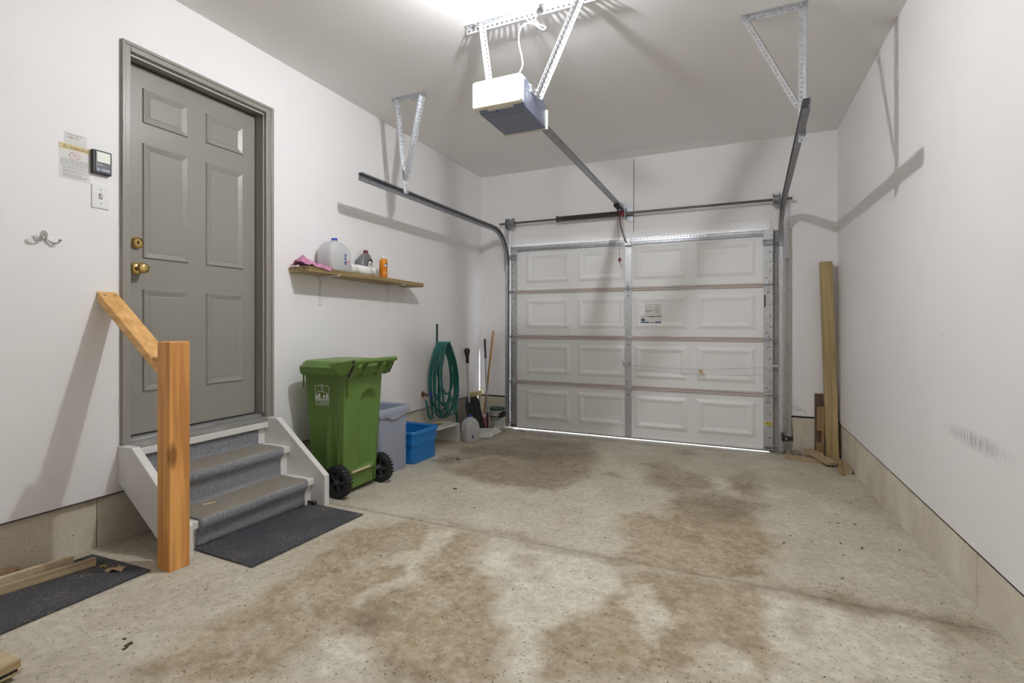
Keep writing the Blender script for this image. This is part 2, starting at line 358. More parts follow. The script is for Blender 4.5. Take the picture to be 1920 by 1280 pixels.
def floor_mat():
    m = bpy.data.materials.new('stained_concrete_floor'); m.use_nodes = True; nt = m.node_tree; b = nt.nodes['Principled BSDF']; L = nt.links.new
    b.inputs['Specular IOR Level'].default_value = 0.3
    tc = nt.nodes.new('ShaderNodeTexCoord'); at = nt.nodes.new('ShaderNodeAttribute'); at.attribute_name = 'stain'
    sp = nt.nodes.new('ShaderNodeSeparateColor'); L(at.outputs['Color'], sp.inputs[0])
    def noi(s, d=6, r=0.6):
        n = nt.nodes.new('ShaderNodeTexNoise'); n.inputs['Scale'].default_value = s; n.inputs['Detail'].default_value = d; n.inputs['Roughness'].default_value = r
        L(tc.outputs['Object'], n.inputs['Vector']); return n.outputs['Fac']
    def ramp(f, p0, c0, p1, c1):
        r = nt.nodes.new('ShaderNodeValToRGB'); r.color_ramp.elements[0].position = p0; r.color_ramp.elements[1].position = p1
        r.color_ramp.elements[0].color = (*c0, 1); r.color_ramp.elements[1].color = (*c1, 1); L(f, r.inputs[0]); return r.outputs[0]
    def mix(f, a, bb, t='MIX'):
        x = nt.nodes.new('ShaderNodeMix'); x.data_type = 'RGBA'; x.blend_type = t
        if isinstance(f, float): x.inputs[0].default_value = f
        else: L(f, x.inputs[0])
        L(a, x.inputs[6])
        if isinstance(bb, tuple): x.inputs[7].default_value = (*bb, 1)
        else: L(bb, x.inputs[7])
        return x.outputs[2]
    def mapr(f, a, c, lo=0., hi=1.):
        x = nt.nodes.new('ShaderNodeMapRange'); x.inputs[1].default_value = a; x.inputs[2].default_value = c; x.inputs[3].default_value = lo; x.inputs[4].default_value = hi; L(f, x.inputs[0]); return x.outputs[0]
    def mul(a, c):
        x = nt.nodes.new('ShaderNodeMath'); x.operation = 'MULTIPLY'; L(a, x.inputs[0]); L(c, x.inputs[1]); return x.outputs[0]
    base = ramp(noi(3.2, 7, 0.62), 0.32, (0.475, 0.430, 0.345), 0.68, (0.615, 0.575, 0.480))
    brown = ramp(noi(7, 6, 0.65), 0.30, (0.295, 0.222, 0.138), 0.70, (0.455, 0.370, 0.250))
    dark = ramp(noi(9, 4, 0.6), 0.3, (0.185, 0.138, 0.088), 0.7, (0.320, 0.252, 0.170))
    pale = ramp(noi(11, 4, 0.6), 0.3, (0.640, 0.600, 0.495), 0.7, (0.740, 0.705, 0.600))
    brk = noi(26, 5, 0.7)
    c = mix(mul(sp.outputs[0], mapr(brk, 0.34, 0.56, 0.45, 1.0)), base, brown)
    c = mix(mul(sp.outputs[2], mapr(brk, 0.34, 0.54, 0.45, 1.0)), c, pale)
    c = mix(mul(sp.outputs[1], mapr(brk, 0.28, 0.60, 0.45, 0.95)), c, dark)
    c = mix(1.0, c, ramp(noi(95, 1, 0.5), 0.27, (0.45, 0.40, 0.34), 0.35, (1, 1, 1)), 'MULTIPLY')
    c = mix(1.0, c, ramp(noi(30, 6, 0.75), 0.34, (0.80, 0.78, 0.74), 0.62, (1.08, 1.08, 1.08)), 'MULTIPLY')
    L(c, b.inputs['Base Color'])
    L(mapr(sp.outputs[1], 0.0, 1.0, 0.72, 0.42), b.inputs['Roughness'])
    bp = nt.nodes.new('ShaderNodeBump'); bp.inputs['Strength'].default_value = 0.25; bp.inputs['Distance'].default_value = 0.004
    L(noi(70, 3, 0.7), bp.inputs['Height']); L(bp.outputs[0], b.inputs['Normal'])
    return m
M['floor'] = floor_mat()

def dents(m):
    nt = m.node_tree; b = nt.nodes['Principled BSDF']; L = nt.links.new; src = b.inputs['Base Color'].links[0].from_socket
    ge = nt.nodes.new('ShaderNodeNewGeometry'); v = nt.nodes.new('ShaderNodeTexVoronoi'); v.inputs['Scale'].default_value = 3.2; L(ge.outputs['Position'], v.inputs['Vector'])
    sc = nt.nodes.new('ShaderNodeSeparateColor'); L(v.outputs['Color'], sc.inputs[0])
    a = nt.nodes.new('ShaderNodeMapRange'); a.inputs[1].default_value = 0.024; a.inputs[2].default_value = 0.010; L(v.outputs['Distance'], a.inputs[0])
    g_ = nt.nodes.new('ShaderNodeMath'); g_.operation = 'GREATER_THAN'; g_.inputs[1].default_value = 0.35; L(sc.outputs[0], g_.inputs[0])
    mu = nt.nodes.new('ShaderNodeMath'); mu.operation = 'MULTIPLY'; L(a.outputs[0], mu.inputs[0]); L(g_.outputs[0], mu.inputs[1])
    mx = nt.nodes.new('ShaderNodeMix'); mx.data_type = 'RGBA'; L(mu.outputs[0], mx.inputs[0]); L(src, mx.inputs[6]); mx.inputs[7].default_value = (0.42, 0.40, 0.37, 1); L(mx.outputs[2], b.inputs['Base Color'])
dents(M['wall'])
def scuff_wall():
    """wall paint with a patch of tyre-black scuff marks, for the right wall"""
    m = M['wall'].copy(); m.name = 'painted_drywall_scuffed'; nt = m.node_tree; b = nt.nodes['Principled BSDF']; L = nt.links.new
    src = b.inputs['Base Color'].links[0].from_socket
    ge = nt.nodes.new('ShaderNodeNewGeometry')
    mp = nt.nodes.new('ShaderNodeMapping'); mp.inputs['Scale'].default_value = (1, 70, 14); L(ge.outputs['Position'], mp.inputs[0])
    n = nt.nodes.new('ShaderNodeTexNoise'); n.inputs['Scale'].default_value = 1.0; n.inputs['Detail'].default_value = 3; L(mp.outputs[0], n.inputs['Vector'])
    sub = nt.nodes.new('ShaderNodeVectorMath'); sub.operation = 'SUBTRACT'; sub.inputs[1].default_value = (W, 2.52, 0.755); L(ge.outputs['Position'], sub.inputs[0])
    sc = nt.nodes.new('ShaderNodeVectorMath'); sc.operation = 'MULTIPLY'; sc.inputs[1].default_value = (0, 1 / 0.34, 1 / 0.045); L(sub.outputs[0], sc.inputs[0])
    ln = nt.nodes.new('ShaderNodeVectorMath'); ln.operation = 'LENGTH'; L(sc.outputs[0], ln.inputs[0])
    mr = nt.nodes.new('ShaderNodeMapRange'); mr.inputs[1].default_value = 1.0; mr.inputs[2].default_value = 0.2; mr.inputs[3].default_value = 0; mr.inputs[4].default_value = 1; L(ln.outputs['Value'], mr.inputs[0])
    m2 = nt.nodes.new('ShaderNodeMapRange'); m2.inputs[1].default_value = 0.30; m2.inputs[2].default_value = 0.85; L(n.outputs['Fac'], m2.inputs[0])
    mu = nt.nodes.new('ShaderNodeMath'); mu.operation = 'MULTIPLY'; L(mr.outputs[0], mu.inputs[0]); L(m2.outputs[0], mu.inputs[1])
    mx = nt.nodes.new('ShaderNodeMix'); mx.data_type = 'RGBA'; L(mu.outputs[0], mx.inputs[0]); L(src, mx.inputs[6]); mx.inputs[7].default_value = (0.30, 0.29, 0.285, 1); L(mx.outputs[2], b.inputs['Base Color'])
    return m
M['wallr'] = scuff_wall()

# ================================================================== THE SETTING
STAINS = {
'pale':[
  [(1.66,2.09),(1.82,1.93),(1.92,1.81),(1.98,1.64),(2.08,1.60),(2.10,1.56),(2.09,1.48),(2.14,1.39),(2.17,1.36),(2.25,1.39),(2.23,1.51),(2.17,1.59),(2.17,1.64),(2.21,1.72),(2.26,1.81),(2.32,1.91),(2.35,2.08),(2.36,2.23),(2.15,2.28),(1.88,2.26),(1.65,2.15)],
  [(1.29,2.22),(1.41,2.28),(1.45,2.15),(1.48,2.00),(1.47,1.89),(1.58,1.74),(1.57,1.66),(1.51,1.64),(1.50,1.50),(1.45,1.50),(1.46,1.62),(1.49,1.72),(1.45,1.82),(1.32,1.78),(1.31,1.92),(1.38,2.02)],
  [(2.41,2.16),(2.46,2.18),(2.53,2.07),(2.56,1.91),(2.57,1.81),(2.52,1.79),(2.43,1.79),(2.40,1.98)],
  [(2.66,1.75),(2.79,1.82),(2.83,1.78),(2.85,1.68),(2.69,1.60)],
  [(2.45,1.78),(2.54,1.79),(2.56,1.71),(2.48,1.74)],
  [(2.54,3.52),(2.61,4.10),(2.77,4.05),(2.85,3.57),(2.68,3.44)],
  [(1.50,1.27),(1.63,1.33),(1.74,1.28),(1.70,1.13),(1.66,1.11)],
  [(2.89,2.24),(3.09,2.25),(3.33,2.23),(3.44,2.19),(3.41,1.94),(2.90,1.70),(2.88,1.86)],
],
'brown':[
  [(0.91,1.93),(0.96,2.09),(1.13,2.32),(1.42,2.29),(1.64,2.29),(1.66,2.09),(1.82,1.93),(1.92,1.81),(1.98,1.64),(2.08,1.60),(2.09,1.48),(2.17,1.36),(1.84,1.20),(1.74,1.28),(1.63,1.33),(1.52,1.30),(1.33,1.35),(1.04,1.62)],
  [(2.17,1.62),(2.26,1.81),(2.36,2.05),(2.39,2.28),(2.47,2.38),(2.60,1.56),(2.25,1.39)],
  [(2.39,2.31),(2.64,2.35),(2.85,2.31),(2.89,1.98),(2.93,1.89),(2.83,1.66),(2.49,1.50),(2.36,2.15)],
  [(2.19,2.93),(2.46,3.39),(2.76,3.73),(2.90,3.28),(2.94,2.91),(2.92,2.46),(2.74,2.37),(2.31,2.34)],
  [(1.15,0.86),(1.08,1.12),(1.04,1.62),(1.46,1.27),(1.52,1.04)],
],
'dark':[
  [(0.44,3.53),(0.51,4.15),(0.77,4.77),(1.41,4.86),(1.74,4.20),(1.77,3.60),(1.65,3.24),(1.35,3.14),(0.91,3.23)],
  [(2.11,4.07),(2.24,4.46),(2.40,4.29),(2.68,3.87),(2.66,3.63),(2.46,3.64),(2.24,3.65)],
  [(2.11,4.31),(2.29,4.36),(2.29,4.16),(2.15,4.08)],
  [(2.77,4.25),(2.96,4.50),(2.97,3.90),(2.92,3.51),(2.81,3.55),(2.77,3.86)],
  [(2.34,3.76),(2.64,3.79),(3.00,3.55),(2.91,3.20),(2.75,3.08),(2.50,3.12)],
  [(1.86,3.86),(1.96,3.93),(1.98,3.75),(1.87,3.78)],
  [(1.47,3.15),(1.53,3.20),(1.55,3.10),(1.50,3.08)],
  [(2.74,2.37),(2.90,2.37),(3.00,2.36),(3.15,2.38),(3.20,2.44),(3.24,2.35),(3.48,2.35),(3.60,2.35),(3.60,2.28),(3.54,2.25),(3.41,2.28),(3.15,2.27),(2.95,2.28),(2.80,2.30)],
  [(1.12,2.41),(1.29,2.40),(1.74,2.37),(2.03,2.36),(2.37,2.39),(2.31,2.32),(1.96,2.30),(1.55,2.33)],
  [(0.48,5.20),(1.44,5.13),(2.33,5.11),(2.92,5.31),(2.88,5.13),(1.68,5.07),(0.61,4.96)],
  [(1.50,1.44),(1.51,1.55),(1.60,1.58),(1.68,1.52),(1.66,1.40),(1.56,1.37)],
  [(1.81,1.25),(1.89,1.34),(1.97,1.31),(1.96,1.26),(1.85,1.20)],
  [(3.00,2.18),(3.02,2.19),(3.02,2.15),(2.99,2.14)],
  [(2.98,2.06),(3.01,2.06),(3.01,2.03),(2.99,2.03)],
  [(3.45,2.23),(3.47,2.24),(3.46,2.21),(3.44,2.20)],
  [(1.10,0.90),(1.12,0.92),(1.16,0.92),(1.14,0.89)],
  [(1.17,0.90),(1.18,0.92),(1.20,0.91),(1.19,0.89)],
  [(1.87,2.17),(1.95,2.19),(1.98,2.13),(1.92,2.11)],
  [(2.03,2.04),(2.06,2.06),(2.07,2.02)],
  [(1.88,1.91),(1.92,1.93),(1.92,1.90),(1.90,1.89)],
  [(2.23,5.06),(2.41,5.04),(2.54,4.80),(2.36,4.76)],
],
}
def make_floor():
    xs = np.arange(-0.06, W + 0.07, 0.0125)
    yj = 2.345
    ys = np.concatenate([np.arange(YR, 0.55, 0.1), np.arange(0.55, yj - 0.008, 0.0125), [yj - 0.005, yj - 0.0025, yj + 0.0025, yj + 0.005], np.arange(yj + 0.012, D + 0.2, 0.0125)])
    nx, ny = len(xs), len(ys)
    X, Y = np.meshgrid(xs, ys)
    rng = np.random.RandomState(4)
    def fbm(X, Y, s, seed):                       # cheap smooth value noise
        r = np.random.RandomState(seed); out = np.zeros_like(X); a = 1.0; tot = 0
        for o in range(4):
            g = r.rand(64, 64); u = (X * s + 11.3) % 63; v = (Y * s + 7.7) % 63
            i, j = u.astype(int), v.astype(int); fu, fv = u - i, v - j; fu = fu * fu * (3 - 2 * fu); fv = fv * fv * (3 - 2 * fv)
            i2, j2 = (i + 1) % 64, (j + 1) % 64
            out += a * ((g[j, i] * (1 - fu) + g[j, i2] * fu) * (1 - fv) + (g[j2, i] * (1 - fu) + g[j2, i2] * fu) * fv); tot += a; a *= 0.55; s *= 2.1
        return out / tot - 0.5
    wx = X + 0.15 * fbm(X, Y, 4, 1) + 0.09 * fbm(X, Y, 13, 21); wy = Y + 0.15 * fbm(X, Y, 4, 2) + 0.09 * fbm(X, Y, 13, 22)
    def mask(polys, soft, thr=0.0):
        out = np.zeros_like(X)
        for P in polys:
            P = np.array(P); inside = np.zeros(X.shape, bool); dist = np.full(X.shape, 9.0)
            for a, b in zip(P, np.roll(P, -1, 0)):
                c = (a[1] > wy) != (b[1] > wy)
                with np.errstate(divide='ignore', invalid='ignore'):
                    t = (b[0] - a[0]) * (wy - a[1]) / (b[1] - a[1]) + a[0]
                inside ^= c & (wx < t)
                d = b - a; L2 = max(d @ d, 1e-9); k = np.clip(((wx - a[0]) * d[0] + (wy - a[1]) * d[1]) / L2, 0, 1)
                dist = np.minimum(dist, np.hypot(wx - a[0] - k * d[0], wy - a[1] - k * d[1]))
            sd = np.where(inside, dist, -dist)
            out = np.maximum(out, np.clip(sd / soft * 0.5 + 0.5, 0, 1))
        return out
    br = mask(STAINS['brown'], 0.05); pa = mask(STAINS['pale'], 0.022); dk = mask(STAINS['dark'], 0.06)
    br = np.clip(br * (0.95 + 1.3 * fbm(X, Y, 7, 5)) + 0.35 * np.clip(fbm(X, Y, 3, 9) * 2.2, 0, 1) * (X > 0.7), 0, 1)
    dk = np.clip(dk * (0.85 + 1.6 * fbm(X, Y, 5, 6)), 0, 1)
    dk = np.maximum(dk, 0.75 * np.clip(1 - np.abs(Y - D + 0.02) / 0.14, 0, 1) * (0.6 + fbm(X, Y, 9, 7)))     # grime by the threshold
    jl = np.maximum(np.clip(1.3 - np.abs(Y - yj) / 0.006, 0, 1) * (0.75 + 1.6 * fbm(X, Y, 5, 8)), np.clip(1 - np.abs(Y - yj - 0.01) / 0.035, 0, 1) * (0.25 + 1.6 * fbm(X, Y, 5, 18))); dk = np.maximum(dk, np.clip(jl, 0, 1))
    pa = np.maximum(pa * (0.8 + fbm(X, Y, 8, 10)), 0.8 * np.clip(1 - np.abs(X - W) / 0.06, 0, 1) * (Y < 3.1) * np.clip(0.5 + 2 * fbm(X, Y, 6, 12), 0, 1))
    Z = SLOPE * (D - Y) + 0.0025 * fbm(X, Y, 2.5, 3)
    Z[np.abs(Y - yj) < 0.004] -= 0.009
    co = np.stack([X, Y, Z], -1).reshape(-1, 3)
    idx = np.arange(nx * ny).reshape(ny, nx)
    q = np.stack([idx[:-1, :-1], idx[:-1, 1:], idx[1:, 1:], idx[1:, :-1]], -1).reshape(-1, 4)
    me = bpy.data.meshes.new('floor')
    me.vertices.add(len(co)); me.vertices.foreach_set('co', co.astype(np.float32).ravel())
    me.loops.add(q.size); me.loops.foreach_set('vertex_index', q.ravel().astype(np.int32))
    me.polygons.add(len(q)); me.polygons.foreach_set('loop_start', np.arange(0, q.size, 4, dtype=np.int32))
    me.update(calc_edges=True); me.validate()
    me.polygons.foreach_set('use_smooth', np.ones(len(q), dtype=bool))
    ca = me.color_attributes.new('stain', 'FLOAT_COLOR', 'POINT')
    ca.data.foreach_set('color', np.stack([br, np.clip(dk, 0, 1), np.clip(pa, 0, 1), np.ones_like(br)], -1).reshape(-1).astype(np.float32))
    me.materials.append(M['floor'])
    o = bpy.data.objects.new('floor', me); COL.objects.link(o)
    tag(o, 'stained concrete garage floor with one saw-cut joint', 'floor', kind='structure')
make_floor()
mb = MB().box(-6, 10, D + 0.17, 14, -0.35, -0.30)
mb = MB(); mb.add([(-6, D + 0.17, zf(D + .17)), (10, D + 0.17, zf(D + .17)), (10, 16, -0.3), (-6, 16, -0.3)], [(0, 1, 2, 3)])
tag(mb.build('floor_driveway', mat('driveway_concrete', (0.55, 0.54, 0.52), 0.9, var=0.2)), 'pale concrete driveway outside the garage door', 'driveway', kind='structure')

tag(MB().box(-0.2, W + 0.2, YR - 0.1, D + 0.16, H, H + 0.12).build('ceiling', M['ceil']), 'plain painted drywall ceiling', 'ceiling', kind='structure')
# entry-door opening in the left wall: y 1.47..2.31, z .565..2.605
TL = 0.385
mb = MB()
mb.box(-0.14, 0, YR, 1.47, TL, H).box(-0.14, 0, 2.31, D + 0.15, TL, H).box(-0.14, 0, 1.47, 2.31, 2.605, H).box(-0.14, 0, 1.47, 2.31, TL, 0.565)
tag(mb.build('wall_left', M['wall']), 'off-white drywall wall holding the grey entry door', 'wall', kind='structure')
mb = MB().box(W, W + 0.14, YR, D + 0.15, 0.331, H)
tag(mb.build('wall_right', M['wallr']), 'off-white drywall wall with dark scuff marks', 'wall', kind='structure')
mb = MB().box(-0.2, W + 0.2, YR - 0.12, YR, -0.05, H)
tag(mb.build('wall_front', M['wall']), 'off-white wall behind the viewer', 'wall', kind='structure')
mb = MB()
mb.box(0.334, 0.425, D, D + 0.15, 0, 0.365).box(0, 0.425, D, D + 0.15, 0.365, H).box(3.105, W, D, D + 0.15, 0.355, H).box(0.425, 3.105, D, D + 0.15, 2.085, H)
tag(mb.build('wall_back', M['wall']), 'off-white drywall wall around the garage door', 'wall', kind='structure')
# taped joint board over the opener header
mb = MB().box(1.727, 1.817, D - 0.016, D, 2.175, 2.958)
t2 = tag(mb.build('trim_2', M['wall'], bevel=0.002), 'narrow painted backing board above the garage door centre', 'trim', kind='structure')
MB().box(1.8172, 1.8205, D - 0.015, D, 2.175, 2.955).build('painted_edge_shadow', mat('edge_shadow_grey', (.20, .19, .18), .8), t2)  # dark strip painting in a shadow along the board's right edge
mb = MB().box(0.425, 3.105, D - 0.008, D, 2.10, 2.215)
tag(mb.build('trim_3', M['wall'], bevel=0.002), 'painted flat board along the garage door head', 'trim', kind='structure')
M['jamb'] = mat('shaded_jamb_paint', (0.46, 0.43, 0.40), 0.6, var=0.2, vscale=12)  # jamb tone darkened, with the shade on it worked into the colour
for nm, x0, x1, lb in (('trim_5', 3.088, 3.275, 'right'),):
    tag(MB().box(x0, x1, D - 0.02 + (0.012 if lb == 'left' else 0), D + 0.1, 0.0, 2.10).build(nm, M['jamb' if lb == 'right' else 'wall'], bevel=0.002), 'wooden garage door jamb at the %s side' % lb, 'trim', kind='structure')

# foundation strips below the drywall, cast in short lifts with open joints
def foundation(name, label, pieces):
    e = bpy.data.objects.new(name, None); COL.objects.link(e); WL[e.name] = Vector((0, 0, 0)); tag(e, label, 'foundation', kind='structure')
    for x0, x1, y0, y1, z1 in pieces:
        MB().box(x0, x1, y0, y1, -0.06, z1).build('concrete_panel', M['found'], e, bevel=0.003)
ysl = [YR, -0.43, 0.17, 0.77, 1.37, 1.97, 2.57, 3.17, 3.77, 4.37, 4.97, D + 0.15]
foundation('baseboard_left', 'bare concrete foundation strip under the left wall', [(-0.16, -0.025, a + 0.002, b - 0.002, TL - 0.004) for a, b in zip(ysl, ysl[1:])])
ysr = [YR, -0.45, 0.145, 0.74, 1.335, 1.93, 2.525, 3.12, 3.715, 4.31, 4.905, D + 0.15]
foundation('baseboard_right', 'bare concrete foundation strip under the right wall', [(W + 0.010, W + 0.15, a + 0.0015, b - 0.0015, 0.326) for a, b in zip(ysr, ysr[1:])])
foundation('baseboard_back', 'short concrete foundation pieces beside the garage door', [(-0.02, 0.334, D + 0.004, D + 0.15, 0.352), (3.276, W + 0.01, D + 0.004, D + 0.15, 0.342)])
# dark lines under the drywall edges; left and right ones paint the overhang's shadow
tag(MB().box(-0.022, -0.002, YR, D, TL - 0.008, TL).build('trim_6', mat('overhang_shadow_brown', (.10, .085, .07), .9)), 'painted shadow line under the left drywall', 'trim', kind='structure')
tag(MB().box(W + 0.001, W + 0.009, YR, D, 0.324, 0.331).build('trim_7', M['blackm']), 'painted shadow line under the right drywall', 'trim', kind='structure')
tag(MB().box(0, 0.334, D - 0.001, D + 0.01, 0.350, 0.366).box(3.276, W, D - 0.001, D + 0.01, 0.340, 0.356).build('trim_8', M['blackm']), 'dark gap line under the back drywall', 'trim', kind='structure')

# ------------------------------------------------------------------ entry door
def ridge(mb, O, U, V, N, w_, h_, prof):
    O, U, V, N = map(Vector, (O, U, V, N)); rs = []
    for o, e in prof:
        rs.append([O + U * a + V * b + N * e for a, b in ((o, o), (w_ - o, o), (w_ - o, h_ - o), (o, h_ - o))])
    return mb.rings(rs, cap0=False, cap1=True)
XD = -0.092
d1 = thing('door_1', (XD, 1.9, 0.632), 'taupe six-panel entry door with brass knob at the top of the steps', 'door', kind='structure')
MB().box(XD - 0.044, XD, 1.500, 2.286, 0.634, 2.574).build('door_slab', M['taupe'], d1, bevel=0.002)
for y0, z0, y1, z1 in ((1.606, 2.283, 1.847, 2.470), (1.952, 2.290, 2.200, 2.470), (1.606, 1.562, 1.850, 2.178), (1.952, 1.562, 2.200, 2.178), (1.606, 0.853, 1.850, 1.400), (1.954, 0.852, 2.200, 1.400)):
    ridge(MB(), (XD - 0.001, y0, z0), (0, 1, 0), (0, 0, 1), (1, 0, 0), y1 - y0, z1 - z0, [(0, 0), (0.006, 0.010), (0.010, 0.010), (0.036, 0.0015), (0.040, 0.0035)]).build('door_panel', M['taupe'], d1)
k = MB().lathe([(0.031, 0), (0.033, 0.004), (0.030, 0.010), (0.014, 0.014), (0.011, 0.030), (0.018, 0.040), (0.027, 0.050), (0.029, 0.060), (0.024, 0.070), (0.010, 0.075)], (XD, 1.580, 1.506), 'X', 24).build('door_knob', M['brass'], d1, smooth=True, angle=50)
k = MB().lathe([(0.031, 0), (0.032, 0.006), (0.028, 0.016), (0.022, 0.022), (0.020, 0.018), (0.008, 0.018)], (XD, 1.578, 1.641), 'X', 24).build('deadbolt', M['brass'], d1, smooth=True, angle=50)
MB().box(XD + 0.018, XD + 0.0235, 1.5765, 1.5795, 1.632, 1.650).build('keyhole', M['black'], k)
d1k = MB(); d1k.box(-0.140, 0.030, 1.472, 2.308, 0.585, 0.612); d1k.box(-0.100, -0.03, 1.49, 2.29, 0.612, 0.628)
d1k.build('threshold', M['alum'], d1, bevel=0.003)
MB().box(-0.0925, -0.088, 1.505, 2.283, 0.629, 0.636).build('door_sweep', M['black'], d1)
tr = bpy.data.objects.new('trim_1', None); COL.objects.link(tr); WL[tr.name] = Vector((0, 0, 0)); tag(tr, 'taupe casing and jamb around the entry door', 'trim', kind='structure')
def casing(name, y0, y1, z0, z1, n=0):
    mb = MB().box(0.0, 0.014, y0, y1, z0, z1)
    return mb.build(name, M['taupe'], tr, bevel=0.003)
casing('casing', 1.455, 1.496, 0.565, 2.629); casing('casing', 2.288, 2.342, 0.612, 2.629); casing('casing', 1.496, 2.288, 2.585, 2.629)
MB().box(0.014, 0.020, 1.455, 1.470, 0.565, 2.629).box(0.014, 0.020, 2.322, 2.342, 0.612, 2.629).box(0.014, 0.020, 1.470, 2.322, 2.612, 2.629).build('casing_edge', M['taupe'], tr, bevel=0.003)
MB().box(-0.14, 0.0, 1.472, 1.490, 0.612, 2.600).build('jamb', M['taupe'], tr, bevel=0.002)
MB().box(-0.14, 0.0, 2.294, 2.310, 0.612, 2.600).build('jamb', M['taupe'], tr, bevel=0.002)
MB().box(-0.14, 0.0, 1.490, 2.294, 2.582, 2.602).build('jamb', M['taupe'], tr, bevel=0.002)
MB().box(-0.145, -0.135, 1.46, 2.32, 0.56, 2.61).build('jamb_backing', M['blackm'], tr)
MB().box(-0.020, -0.014, 2.2885, 2.2945, 0.64, 2.582).box(-0.020, -0.014, 1.490, 2.292, 2.576, 2.583).build('weatherstrip', M['plastic'], tr)

# ------------------------------------------------------------------ garage door
GY = 5.262                       # inner skin of the door
g = thing('door_2', (1.77, GY, 0.015), 'white four-section garage door with galvanised stiles', 'garage door', kind='structure')
GX0, GX1 = 0.412, 3.120
zs = [0.022, 0.552, 1.070, 1.585, 2.100]
PXC = (0.870, 1.483, 2.096, 2.709)
pm = None
for i in range(4):
    z0, z1 = zs[i], zs[i + 1]
    sec = MB().box(GX0, GX1, GY, GY + 0.026, z0, z1).build('door_section', M['gdoor'], g, bevel=0.002)
    hp = 0.345
    if pm is None:
        pm = ridge(MB(), (-0.265, -0.001 + 0.001, -hp / 2), (1, 0, 0), (0, 0, 1), (0, -1, 0), 0.53, hp, [(0, 0), (0.032, 0.013), (0.040, 0.013), (0.072, 0.0015)]).mesh('raised_panel', M['gdoor'])
    for xc in PXC:
        inst('raised_panel', pm, sec, (xc, GY, (z0 + z1) / 2 + (0.005 if i else 0.012)))
    if i:
        st = MB().box(GX0, GX1, GY - 0.018, GY, z0 - 0.023, z0 - 0.003).build('joint_strip', M['joint'], sec, bevel=0.003)
        MB().box(GX0, GX1, GY - 0.013, GY, z0 - 0.001, z0 + 0.017).build('joint_strip', M['joint'], sec, bevel=0.003)
MB().box(GX0 + 0.005, GX1 - 0.005, GY + 0.004, GY + 0.025, 0.012, 0.024).build('bottom_seal', M['black'], g, bevel=0.003)
MB().box(GX0, GX1, GY - 0.012, GY, 0.026, 0.048).build('bottom_rail', M['gdoor'], g, bevel=0.002)
# stiles (perforated galvanised plates), one per section and position
def stile(x0, x1, z0, z1, holes, side=None):
    mb = MB()
    hs = [(h, (x1 - x0) * (0.30 if side == 'L' else 0.72)) for h in holes]
    mb.plate((x0, GY - 0.016, z0), (0, 0, 1), (1, 0, 0), (0, -1, 0), z1 - z0, x1 - x0, 0.002, hs, 0.0095)
    mb.box(x0, x0 + 0.002, GY - 0.016, GY, z0, z1).box(x1 - 0.002, x1, GY - 0.016, GY, z0, z1)
    o = mb.build('stile', M['galv'], g)
    MB().box(x0 + 0.003, x1 - 0.003, GY - 0.006, GY - 0.004, z0, z1).build('hole_shade_sheet', M['galvd'], o)  # dark sheet added behind the plate so the holes look shaded
    return o
for i in range(4):
    z0, z1 = zs[i] + 0.004, zs[i + 1] - 0.004; h = z1 - z0
    hh = [h * 0.22, h * 0.43, h * 0.64]
    if i == 3: hh = [h * 0.24, h * 0.42, h * 0.60]
    stile(0.424, 0.498, z0, z1, hh, 'L'); stile(3.040, 3.118, z0, z1, hh, 'R'); stile(1.738, 1.806, z0, z1, [], 'C')
# hinges
hm = MB()
hm.prism([(-0.034, 0.052), (0.034, 0.052), (0.034, 0.006), (-0.034, 0.006)], 'Y', -0.003, 0).prism([(-0.030, -0.062), (0.030, -0.062), (0.034, -0.006), (-0.034, -0.006)], 'Y', -0.003, 0)
hm.cyl((-0.036, -0.009, 0), (0.036, -0.009, 0), 0.008, seg=8)
for sgn in (1, -1):
    hm.add([(-0.022, -0.004, sgn * 0.010), (0, -0.011, sgn * 0.046), (0.022, -0.004, sgn * 0.010), (0, -0.013, sgn * 0.014)], [(0, 1, 3), (3, 1, 2), (0, 3, 2)])
    hm.tube([(-0.022, -0.005, sgn * 0.008), (0, -0.007, sgn * 0.046), (0.022, -0.005, sgn * 0.008)], 0.0030, 6)
hm = hm.mesh('hinge', M['galv'])
bm_ = MB().cyl((0, 0, 0), (0, -0.006, 0), 0.006, seg=6).mesh('hinge_bolt', M['spring'])
for z in zs[1:4]:
    for x in (0.461, 1.772, 3.079):
        hg = inst('hinge', hm, g, (x, GY - 0.019, z))
        for dx, dz in ((-0.010, 0.060), (0.012, -0.075), (-0.004, -0.075)):
            inst('hinge_bolt', bm_, hg, (x + dx, GY - 0.017, z + dz))
